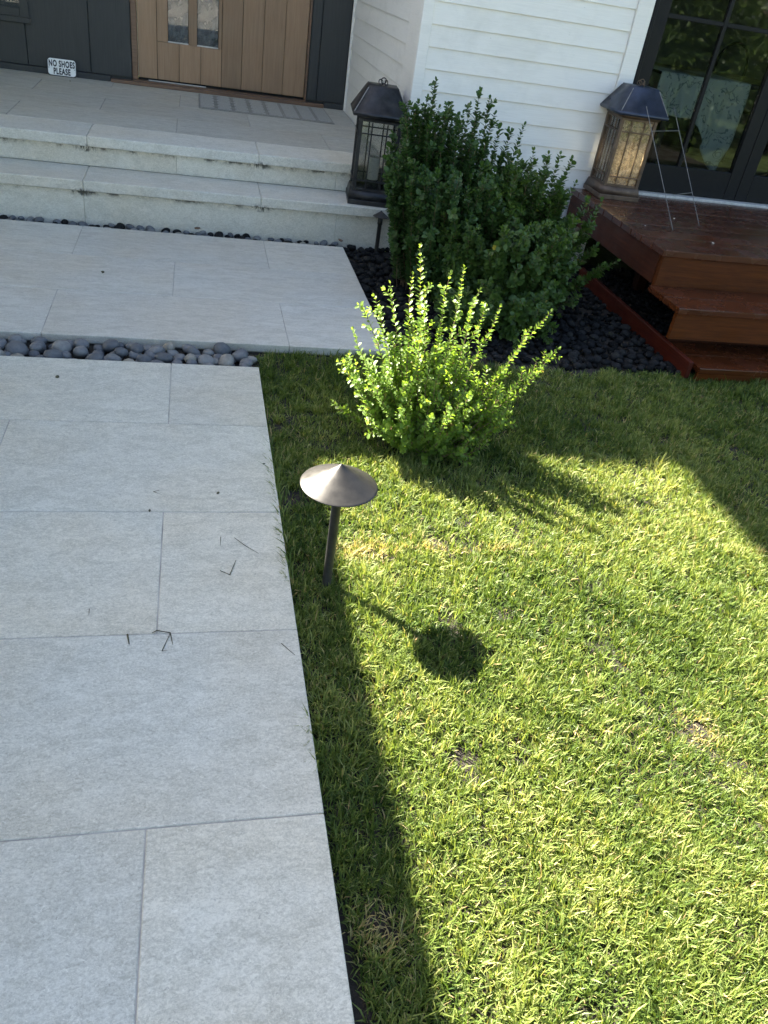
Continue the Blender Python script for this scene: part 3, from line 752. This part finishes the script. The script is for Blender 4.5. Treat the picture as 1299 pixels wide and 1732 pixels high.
# sunlit young shrub: fan of upright shoots; tips follow its uneven outline
r = random.Random(3)
tips = []
key = [(.80,2.86,.790),(.77,2.80,.70),(.70,2.86,.64),(.97,2.92,.68),(1.02,2.90,.71),(1.13,2.84,.585),(1.10,2.90,.63),(1.22,2.92,.56),(1.43,2.86,.575),(1.48,2.80,.445),(1.40,2.72,.42),(1.32,2.80,.52),(1.30,2.70,.36),
       (.61,2.86,.53),(.57,2.84,.46),(.55,2.80,.36),(.58,2.76,.29),(.60,2.70,.20),(.56,2.90,.30),(.66,2.94,.56),(1.25,2.66,.24),(.52,2.83,.15),(.88,2.96,.60)]
tips += [(.95 + (x-.95)*.93, y, z, .1) for x, y, z in key]
for _ in range(82):
    a = r.uniform(0, 6.283); q = r.random()**.45; x = .96 + math.cos(a)*.34*q; y = 2.80 + math.sin(a)*.22*q
    hmax = .53 - .55*abs(x-.86)
    z = hmax*r.uniform(.30, .95)*(1 - .25*max(0, -math.sin(a))*q)
    tips.append((x, y, max(.05, z), .1))
for _ in range(24):     # low skirt
    a = r.uniform(0, 6.283); x = .95 + math.cos(a)*r.uniform(.12, .27); y = 2.79 + math.sin(a)*r.uniform(.08, .16)
    tips.append((x, y, r.uniform(.015, .16), .05))
build_shrub('young_shrub', 'bright sunlit young boxwood shrub growing at the lawn edge', (.95, 2.80, -.04), tips, .065, .0260, .0140, .95, 'leaf_lit', 5, 5, .16, .45)
# tall dark shrub by the corner trim
r = random.Random(8); tips = []
key = [(1.286,4.76,1.138),(1.218,4.8,1.015),(1.262,4.8,1.044),(1.34,4.8,1.0),(1.418,4.86,.982),(1.545,4.75,1.119),(1.606,4.74,1.086),(1.637,4.7,1.018),(1.516,4.78,1.037),(1.767,4.74,.935),(1.84,4.74,.977),(1.165,4.75,.894),(1.154,4.72,.791),(1.70,4.74,.92),(1.46,4.7,1.0)]
tips += [(x, y, z, .06) for x, y, z in key]
for _ in range(190):
    a = r.uniform(0, 6.283); q = r.random()**.55; x = 1.47 + math.cos(a)*.40*q; y = 4.80 + math.sin(a)*.36*q
    z = (1.03 - .30*max(0, (x-1.55))/.4 - .30*max(0, -math.sin(a)*q))*r.uniform(.55, .97)
    tips.append((x, y, z, .06))
for _ in range(120):
    a = r.uniform(3.0, 6.5); x = 1.45 + math.cos(a)*.36; y = 4.80 + math.sin(a)*r.uniform(.30, .46); tips.append((x, y, r.uniform(.08, .75), .05))
build_shrub('tall_shrub', 'tall dark green boxwood shrub with pointed shoots against the white siding', (1.47, 4.84, -.04), [t for t in tips if not (t[0] < 1.24 and t[2] < .62)], .22, .043, .0140, .95, 'leaf_dark', 8, 12, .10, .4)
# broader olive shrub by the deck
r = random.Random(21); tips = []
key = [(1.878,4.58,.875),(1.964,4.58,.865),(2.01,4.54,.83),(2.094,4.55,.859),(2.243,4.5,.667),(2.302,4.45,.675),(2.45,4.35,.367),(2.38,4.38,.33),(2.321,4.4,.439),(2.224,4.25,.17),(1.762,4.5,.867),(2.277,4.45,.538),(2.17,4.3,.369),(2.068,4.5,.674),(2.14,4.52,.74)]
tips += [(x, y, z, .06) for x, y, z in key]
for _ in range(190):
    a = r.uniform(0, 6.283); q = r.random()**.55; x = 1.86 + math.cos(a)*.32*q; y = 4.60 + math.sin(a)*.38*q
    z = (.80 - .50*max(0, x-1.95) - .25*max(0, -math.sin(a)*q))*r.uniform(.5, .97)
    tips.append((x, y, z, .06))
for _ in range(150):
    a = r.uniform(3.0, 6.3); x = 1.76 + math.cos(a)*.42; y = 4.58 + math.sin(a)*r.uniform(.32, .58); tips.append((x, y, r.uniform(.02, .55), .05))
build_shrub('broad_shrub', 'broad olive green boxwood shrub spreading towards the wooden deck', (1.88, 4.66, -.04), tips + [(r.uniform(1.30, 2.0), r.uniform(3.92, 4.15), r.uniform(.01, .20), .03) for _ in range(60)], .24, .043, .0140, .98, 'leaf_mid', 8, 33, .10, .45)

# ================================================================ PATH LIGHTS
def path_light(name, label, x, y, z_hat, hat_r, hat_h, stem_r, group=None):
    root = tag(empty(name, (x, y, -.05)), label, 'path light', group)
    zz = z_hat + .05
    prof = [(.0005, zz+hat_h+.004), (.004, zz+hat_h+.001), (.009, zz+hat_h-.004)]
    for t in (.2, .4, .6, .8, .95): prof.append((.009 + (hat_r-.009)*t, zz + (hat_h-.004)*(1-t)**1.06))
    prof += [(hat_r, zz), (hat_r+.0008, zz-.0012), (hat_r-.0005, zz-.003), (hat_r-.004, zz-.0015), (hat_r*.5, zz+hat_h*.42), (stem_r*1.1, zz+hat_h*.6)]
    link('hat', lathe(prof, 64, 'hat'), 'bronze', root, (0,0,0), local=True)
    link('stem', lathe([(stem_r*1.02, 0), (stem_r, .05), (stem_r, zz-.055), (stem_r*1.22, zz-.054), (stem_r*1.22, zz-.012), (stem_r*.7, zz-.010), (stem_r*.7, zz+hat_h*.55)], 28, 'stem'), 'bronze_dark', root, (0,0,0), local=True)
    link('screw', lathe([(0.0004, .006), (.004, .006), (.004, 0)], 10, 'screw'), 'bronze_dark', root, (-stem_r*.9, -stem_r*.5, zz-.04), rot=(math.pi/2, 0, -1.0), local=True)
    return root
path_light('path_light', 'bronze path light with a wide cone hat standing in the lawn', .416, 1.914, .358, .1145, .068, .0146)
path_light('small_path_light', 'small dark path light standing in pebbles below the dark lantern', 1.238, 5.455, .216, .052, .034, .014)

# ================================================================ LANTERNS
def lantern(name, label, loc, rotz, w, h, body, roofm, front_glass, lit=False):
    root = tag(empty(name, loc, rot=(0,0,rotz)), label, 'lantern', None)
    L = lambda nm, me, mt, lc=(0,0,0), rt=None, par=root: link(nm, me, mt, par, lc, rt, local=True)
    hw = w/2; bh = h*.118; bt = h*.735; ev = h*.778
    # stepped plinth
    base = L('base', box_mesh(w, w, bh*.38, .004, 2), body)
    def frustum(w0, w1, z0, z1, nm='frustum', cap=True):
        V = [(-w0/2,-w0/2,z0),(w0/2,-w0/2,z0),(w0/2,w0/2,z0),(-w0/2,w0/2,z0),(-w1/2,-w1/2,z1),(w1/2,-w1/2,z1),(w1/2,w1/2,z1),(-w1/2,w1/2,z1)]
        F = [(0,1,5,4),(1,2,6,5),(2,3,7,6),(3,0,4,7),(4,5,6,7),(3,2,1,0)]
        return np_mesh(nm, V, F)
    link('base_moulding', frustum(w*.97, w*.90, bh*.385, bh), body, base, (0,0,0), local=True)
    # corner posts
    bw_ = w*.86; pw = w*.075
    pm = box_mesh(pw, pw, bt-bh, .002)
    for sx in (-1, 1):
        for sy in (-1, 1): L('corner_post', pm, body, (sx*(bw_-pw)/2, sy*(bw_-pw)/2, bh+.0005))
    rail_l = bw_ - 2*pw - .002
    rm = box_mesh(rail_l, pw*.7, h*.020, .0015); mv = box_mesh(w*.026, w*.026, bt-bh-h*.045, .001); mh = box_mesh(rail_l, w*.022, h*.011, .001)
    gm = box_mesh(rail_l, .003, bt-bh-h*.043, 0)
    gmf = box_mesh(rail_l, .003, bt-bh-h*.043, 0)
    for q in range(4):
        a = q*math.pi/2; ca, sa = math.cos(a), math.sin(a)
        def at(lx, ly, lz): return (lx*ca - ly*sa, lx*sa + ly*ca, lz)
        yy = -(bw_-pw)/2
        L('bottom_rail', rm, body, at(0, yy, bh+.001), (0,0,a)); L('top_rail', rm, body, at(0, yy, bt-h*.0205), (0,0,a))
        gz = bh + h*.0215
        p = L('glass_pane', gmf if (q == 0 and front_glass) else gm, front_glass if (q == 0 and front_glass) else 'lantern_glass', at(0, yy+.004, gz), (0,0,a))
        for fx in (-.21, .21): L('muntin', mv, body, at(fx*rail_l*1.05, yy-.0075, gz), (0,0,a))
        for fz in (.80, .145): L('muntin', mh, body, at(0, yy-.0070-w*.024, bh + (bt-bh)*fz), (0,0,a))
    L('top_frame', frustum(w*.88, w*.93, bt+.0005, ev-.012), body)
    # flared roof: rolled eave, sloping sides, flat top
    rp = [(w*1.13, ev-.0115), (w*1.16, ev-.004), (w*1.16, ev+.006), (w*1.11, ev+.014), (w*.62, h*.985), (w*.595, h)]
    V = []; F = []
    for ww, zz in rp:
        V += [(-ww/2,-ww/2,zz),(ww/2,-ww/2,zz),(ww/2,ww/2,zz),(-ww/2,ww/2,zz)]
    for j in range(len(rp)-1):
        for i in range(4): F.append((j*4+i, j*4+(i+1) % 4, (j+1)*4+(i+1) % 4, (j+1)*4+i))
    F += [(3,2,1,0), tuple(range(len(V)-4, len(V)))]
    roof = L('roof', np_mesh('roof', V, F), roofm)
    # worn bright ridge beads on the hips
    for sx, sy in ((-1,-1),(1,-1),(1,1),(-1,1)):
        vv, ff = tube([(sx*w*1.11/2, sy*w*1.11/2, ev+.014), (sx*w*.62/2, sy*w*.62/2, h*.985)], .0028, 6)
        link('hip_bead', np_mesh('hip_bead', vv, ff, smooth=True), 'edge_metal', roof, (0,0,0), local=True)
    # ring loops on the flat top
    for k in range(3):
        bm = bmesh.new(); R_, r_ = w*.052, w*.010; seg, sg2 = 18, 6; vs_ = []
        vv = [((R_ + r_*math.cos(2*math.pi*j/sg2))*math.cos(2*math.pi*i/seg), (R_ + r_*math.cos(2*math.pi*j/sg2))*math.sin(2*math.pi*i/seg), r_*math.sin(2*math.pi*j/sg2)) for i in range(seg) for j in range(sg2)]
        ff = [(i*sg2+j, ((i+1) % seg)*sg2+j, ((i+1) % seg)*sg2+(j+1) % sg2, i*sg2+(j+1) % sg2) for i in range(seg) for j in range(sg2)]
        bm.free()
        L('ring', np_mesh('ring', vv, ff, smooth=True), body, ((k-1)*w*.055, (k % 2)*w*.02, h + w*(.050 + .030*(k == 1))), (math.pi/2 - .25*(k-1), .5*(k-1), .8*(k-1)))
    return root, bh
lt, bh = lantern('dark_lantern', 'weathered dark metal lantern holding a white candle on the lower stone step', (1.198, 5.712, ZT1), R(-6.5), .325, .725, 'dark_metal', 'dark_metal', None)
def candle(label, x, y, z, rad, hh, holder_r):
    root = tag(empty('pillar_candle', (x, y, z)), label, 'candle')
    link('holder', lathe([(holder_r*.9, 0), (holder_r, .004), (holder_r*.95, .05), (holder_r*1.05, .058), (.0005, .058)], 24, 'holder'), 'dark_metal', root, (0,0,0), local=True)
    link('wax', lathe([(rad*.98, .0585), (rad, .062), (rad, .0585+hh-.004), (rad*.95, .0585+hh), (rad*.8, .0585+hh-.006), (.0005, .0585+hh-.008)], 32, 'wax'), 'candle', root, (0,0,0), local=True)
    link('wick', lathe([(.0012, 0), (.0012, .012), (.0002, .013)], 6, 'wick'), 'sign_black', root, (0, 0, .0585+hh-.008), local=True)
    return root
candle('white pillar candle inside the dark lantern', 1.195, 5.705, ZT1+bh+.002, .042, .145, .045)
lt2, bh2 = lantern('copper_lantern', 'aged copper lantern with roof tinted blue for the sky and amber pane on the deck corner', (2.862, 5.440, ZD+.001), R(-2), .300, .69, 'copper_metal', 'sky_tint_metal', 'glow_tint_glass')
cz = ZD + bh2 + .003
c2 = tag(empty('added_tea_candle', (2.862, 5.440, cz)), 'small candle cup added inside the copper lantern below an added warm light', 'candle')  # candle cup added to go with the warm light
link('holder', lathe([(.030, 0), (.038, .004), (.042, .045), (.038, .045), (.034, .012), (.0005, .012)], 24, 'cup'), 'copper_metal', c2, (0,0,0), local=True)
link('wax', lathe([(.033, .0125), (.033, .035), (.0005, .035)], 24, 'wax'), 'candle', c2, (0,0,0), local=True)
ld = bpy.data.lights.new('added_glow_light', 'POINT'); ld.energy = 0.15; ld.color = (1.0, .86, .62); ld.shadow_soft_size = .05  # warm point light added to make the front pane glow
lo = bpy.data.objects.new('added_glow_light', ld); COL.objects.link(lo); lo.parent = c2; lo.location = (0, .02, .16)

# ================================================================ WIRE STAKE leaning on the copper lantern
ws = tag(empty('wire_stake', (3.06, 4.71, ZD)), 'thin H shaped wire yard stake leaning on the copper lantern', 'wire stake')
A0, B0 = Vector((2.920, 4.615, ZD+.002)), Vector((3.214, 4.799, ZD+.002))
dirw = Vector((-.0775, .62, .60))
def wire(p, q, nm='wire'):
    vv, ff = tube([p, q], .0021, 6); o_ = Vector(ws.location)
    link(nm, np_mesh(nm, [tuple(Vector(v)-o_) for v in vv], ff, smooth=True), 'wire', ws, (0,0,0), local=True)
STK = dict(A1=Vector((2.765, 5.115, 1.125)), B1=None)
A1 = Vector((2.740, 5.070, 1.125)); B1 = B0 + (A1-A0)
wire(A0, A1, 'leg'); wire(B0, B1, 'leg')
for t in (.28, .80): wire(A0.lerp(A1, t), B0.lerp(B1, t), 'cross_wire')

# ================================================================ PORCH THINGS
sg = tag(empty('no_shoes_sign', (-1.115, YE-.062, ZT2+.0005), rot=(R(-14), 0, 0)), 'small white enamel NO SHOES PLEASE sign leaning on charcoal wall', 'sign')
def plate(w, h, n_, t, nm):
    bm = bmesh.new(); pts = [(-w/2+n_,0),(w/2-n_,0),(w/2-n_*.35,n_*.35),(w/2,n_),(w/2,h-n_),(w/2-n_*.35,h-n_*.35),(w/2-n_,h),(-w/2+n_,h),(-w/2+n_*.35,h-n_*.35),(-w/2,h-n_),(-w/2,n_),(-w/2+n_*.35,n_*.35)]
    vs_ = [bm.verts.new((x, 0, z)) for x, z in pts]; f = bm.faces.new(vs_)
    e = bmesh.ops.extrude_face_region(bm, geom=[f])
    for v in [q for q in e['geom'] if isinstance(q, bmesh.types.BMVert)]: v.co.y += t
    bmesh.ops.recalc_face_normals(bm, faces=bm.faces)
    me = bpy.data.meshes.new(nm); bm.to_mesh(me); bm.free(); return me
link('plate_rim', plate(.240, .142, .020, .006, 'plate_rim'), 'sign_black', sg, (0, 0, 0), local=True)
link('plate', plate(.224, .126, .018, .004, 'plate'), 'sign_white', sg, (0, -.003, .008), local=True)
def text(body, size, w_scale, x, z, parent, y=-.0048):
    cu = bpy.data.curves.new('lettering', 'FONT'); cu.body = body; cu.size = size; cu.align_x = 'CENTER'; cu.extrude = .0012; cu.offset = .0024; cu.space_character = 1.14
    to = bpy.data.objects.new('tmp_text', cu); COL.objects.link(to)
    dg = bpy.context.evaluated_depsgraph_get(); me = bpy.data.meshes.new_from_object(to.evaluated_get(dg))
    bpy.data.objects.remove(to)
    me.materials.clear(); me.materials.append(M['sign_black'])
    o = link('lettering', me, 'sign_black', parent, (x, y, z), (math.pi/2, 0, 0), local=True); o.scale = (w_scale, 1, 1)
    return o
text('NO SHOES', .066, .60, 0, .074, sg); text('PLEASE', .066, .60, 0, .016, sg)
for sx in (-1, 1): link('screw_hole', lathe([(.0003, .0008), (.0035, .0008), (.0035, 0)], 10, 'screw_hole'), 'sign_black', sg, (sx*.104, -.0045, .062), rot=(math.pi/2, 0, 0), local=True)
dm_ = tag(empty('door_mat', (.60, 7.745, ZT2)), 'flat grey fibre door mat with ladder grooves before the wooden door', 'door mat')
link('mat_base', box_mesh(1.135, .72, .006, .002), 'mat_dark', dm_, (0, 0, .001), local=True)
cw = 1.135/8
cell = box_mesh(cw-.030, .64, .005, .002)
for k in range(8): link('mat_pile', cell, 'mat', dm_, (-1.135/2 + cw*(k+.5), 0, .0073), local=True)
notch = box_mesh(.055, .020, .004, .0015)
for k in range(1, 5):
    for q in range(5): link('mat_notch', notch, 'mat_dark', dm_, (-1.135/2 + cw*k, -.26 + .13*q, .0102), local=True)

# ================================================================ THINGS IN THE ROOM
tb = tag(empty('dining_table', (4.25, 7.1, .498)), 'dark dining table behind the glass doors under a leaf printed cloth', 'table')
link('table_top', box_mesh(1.3, 1.0, .035, .004), 'dark_wood', tb, (.15, 0, .70), local=True)
for sx in (-.45, .75):
    for sy in (-.42, .42): link('leg', box_mesh(.06, .06, .699, .003), 'dark_wood', tb, (sx, sy, 0), local=True)
def cloth():
    nx, nz = 46, 30; V = []; F = []
    x0, x1 = 3.60, 4.42; yf = 6.585; zt = 1.2345
    for i in range(nx+1):
        u = i/nx; x = x0 + (x1-x0)*u
        # drop length: a pointed corner
        drop = .30 + .40*max(0, 1-abs(u-.86)/.42)**1.2 if u < .86 else .70 - .30*(u-.86)/.14
        for j in range(nz+1):
            v = j/nz
            if v < .3: V.append((x + (.10*(1-v/.3)*0), yf + .60*(1-v/.3), zt + .002*math.sin(9*x)))
            else:
                d = (v-.3)/.7; w_ = .030*d*math.sin(24*u + 3*d) + .012*d*math.sin(57*u)
                V.append((x + .02*d*math.sin(15*u), yf - .012 - .03*d + w_, zt - drop*d))
    for i in range(nx):
        for j in range(nz):
            a = i*(nz+1)+j; F.append((a, a+1, a+nz+2, a+nz+1))
    o = link('tablecloth', np_mesh('tablecloth', np.array(V)-np.array((4.0, 6.6, .5)), F, smooth=True), 'cloth', loc=(4.0, 6.6, .5))
    s = o.modifiers.new('thick', 'SOLIDIFY'); s.thickness = .002
    tag(o, 'pale cloth with dark leaf print draped over the table indoors', 'tablecloth')
cloth()
ch = tag(empty('bentwood_chair', (4.96, 7.38, .498)), 'black bentwood chair with an arched back indoors', 'chair')
def arc_back():
    pts = [Vector((-.165, .42, 0))] + [Vector((.165*math.cos(math.pi - math.pi*k/14), .42, .77 + .21*math.sin(math.pi*k/14))) for k in range(15)] + [Vector((.165, .42, 0))]
    return tube(pts, .014, 8)
v_, f_ = arc_back(); link('backrest', np_mesh('backrest', v_, f_, smooth=True), 'door_gap', ch, (0, 0, 0), local=True)
link('seat', lathe([(.0005, .47), (.20, .47), (.21, .46), (.20, .445), (.0005, .445)], 24, 'seat'), 'dark_wood', ch, (0, .22, 0), local=True)
for sx in (-.15, .15): link('leg', lathe([(.012, 0), (.016, .44)], 10, 'leg'), 'dark_wood', ch, (sx, .07, 0), local=True)
def drape():
    V = []; F = []; nx, nz = 40, 16
    for i in range(nx+1):
        u = i/nx
        for j in range(nz+1):
            v = j/nz; z = .53 + 2.0*v; xr = 3.20 - .13*min(1, v/.42)
            x = 2.70 + (xr-2.70)*u; V.append((x, 5.84 + .022*math.sin(30*u + 1.2*v), z))
    for i in range(nx):
        for j in range(nz):
            a = i*(nz+1)+j; F.append((a, a+nz+1, a+nz+2, a+1))
    o = link('drape', np_mesh('drape', np.array(V)-np.array((2.95, 5.84, .5)), F, smooth=True), 'drape', loc=(2.95, 5.84, .5))
    s = o.modifiers.new('thick', 'SOLIDIFY'); s.thickness = .003
    tag(o, 'tan woven drape hanging inside beside the door frame', 'drape')
drape()

# ================================================================ CLIPPINGS ON THE PATH
def clip(pts, name, label, w=.0022):
    c0 = Vector(pts[0]); V = []; F = []
    P = [Vector(p) - c0 for p in pts]
    vv, ff = tube(P, [w*.6] + [w]*(len(P)-2) + [w*.4] if len(P) > 2 else [w, w*.5], 5)
    o = link(name, np_mesh(name, vv, ff, smooth=True), 'clipping', loc=c0); tag(o, label, 'grass clipping', 'grass clippings on the path')
z = .003
for nm, pts in dict(a=[(.0813,1.9534),(.1108,1.9327),(.1326,2.0057)], b=[(.1321,2.1234),(.1637,2.0825),(.2068,2.0373)], c=[(-.1125,1.6842),(-.0994,1.6936),(-.0631,1.6828),(-.0546,1.6347)],
        d=[(-.063,1.680),(-.0831,1.6125),(-.056,1.6154)], e=[(-.1177,2.4017),(-.1366,2.3914),(-.109,2.3734)], f=[(.0878,2.1287),(.0852,2.0834)], g=[(.2452,1.6247),(.2783,1.578)], h=[(-.1783,1.6819),(-.1709,1.6424)], i=[(-.2892,1.7909),(-.288,1.767)]).items():
    w_ = {'h': .0028, 'c': .0018, 'a': .0018}.get(nm, .0012)
    lab = {'a': 'bent V shaped dry grass clipping on the pale path beside the lawn', 'b': 'long thin dry grass clipping on the pale path', 'c': 'hooked brown grass clipping lying across the paver joint',
           'd': 'folded green brown grass clipping touching the hooked one by the joint', 'e': 'tiny folded grass clipping on the pale path', 'f': 'short upright looking grass sliver near the long clipping', 'g': 'thin grass clipping right at the lawn edge of the path',
           'h': 'thick short dark twig piece on the path beside the paver joint', 'i': 'tiny dark sliver alone on a wide paver'}[nm]
    clip([(x, y, z) for x, y in pts], 'grass_clipping', lab, w_)
def crumb(x, y, z, s, label, material='clipping'):
    bm = bmesh.new(); bmesh.ops.create_icosphere(bm, subdivisions=1, radius=1)
    for v in bm.verts: v.co *= random.uniform(.75, 1.2)
    me = bpy.data.meshes.new('leaf_crumb'); bm.to_mesh(me); bm.free()
    o = link('leaf_crumb', me, material, loc=(x, y, z + s*.25)); o.scale = (s, s*.6, s*.3); o.rotation_euler = (0, 0, random.uniform(0, 3))
    tag(o, label, 'leaf crumb')
crumb(-.1455, 2.280, 0, .008, 'dark curled leaf crumb on the joint of two path pavers')
crumb(.0847, 2.388, 0, .009, 'dark slanted leaf crumb on the path paver')
crumb(.2616, 2.5916, 0, .006, 'dark crumb on the path near the lawn')
crumb(-.5645, 3.2573, 0, .014, 'brown leaf crumb on the path paver near the pebble channel')
crumb(-.4967, 4.5761, 0, .016, 'brown leaf crumb on the terrace paving')
crumb(.02, 5.47, .02, .030, 'tan dry leaf on the pebbles at the foot of the steps', 'sill_wood')
crumb(.98, 5.47, .02, .028, 'orange brown dry leaf on pebbles near the small path light', 'sill_wood')
crumb(-1.03, 7.95, ZT2, .012, 'dark crumb on the porch below the sign')
crumb(3.10, 4.93, ZD, .010, 'pale crumb on the deck between the wire legs', 'candle')
crumb(3.08, 4.40, ZD, .012, 'pale crumb on the deck near its front edge', 'candle')
crumb(2.75, 4.66, ZD, .008, 'small pale crumb on the deck boards below the copper lantern', 'candle')

# ================================================================ TREES BEHIND THE VIEWER (mirrored in the glass)
def garden_tree(x, y, h, cr, seed, label):
    r = random.Random(seed); root = tag(empty('garden_tree', (x, y, -.085)), label, 'tree', 'trees across the garden')
    pts = [Vector((r.gauss(0,.06)*k, r.gauss(0,.06)*k, h*.62*k/6)) for k in range(7)]
    parts = [tube(pts, [.16*(1-.1*k) for k in range(7)], 9)]
    cl = []
    for k in range(26):
        a = r.uniform(0, 6.28); zz = r.uniform(.12, 1.0)*h; q = cr*(1 - .55*abs(zz/h-.45))*r.uniform(.35, 1)
        c = Vector((q*math.cos(a), q*math.sin(a), zz)); cl.append((c, r.uniform(.35, .75)))
        if k < 9: parts.append(tube([pts[min(6, 1+k//2)], pts[min(6, 1+k//2)].lerp(c, .6)+Vector((0,0,.1)), c], [.05, .03, .012], 6))
    V, F = merge(parts); link('trunk', np_mesh('trunk', V, F, smooth=True), 'bark', root, (0,0,0), local=True)
    P = []; D = []; Nn = []; L = []; T = []
    for c, rad in cl:
        for _ in range(420):
            d = Vector((r.gauss(0,1), r.gauss(0,1), r.gauss(0,.8))).normalized()*rad*r.random()**.4
            P.append(c+d); D.append((r.gauss(0,1), r.gauss(0,1), r.gauss(-.3,.7))); Nn.append((r.gauss(0,.5), r.gauss(0,.5), 1)); L.append(r.uniform(.07,.13)); T.append(r.random())
    L = np.array(L); fo = link('crown', leaves_mesh('crown', P, D, Nn, L, L*.5, T), 'leaf_tree', root, (0,0,0), local=True); fo['kind'] = 'stuff'
garden_tree(7.1, -1.2, 3.2, .62, 1, 'slim leafy tree closest to the lawn, mirrored in the glass door')
garden_tree(9.4, -1.6, 4.2, 1.0, 2, 'broad leafy tree beside the slim one, mirrored in the glass door')
garden_tree(11.5, -5.4, 5.6, 1.7, 4, 'tall far garden tree mirrored in the top door panes')
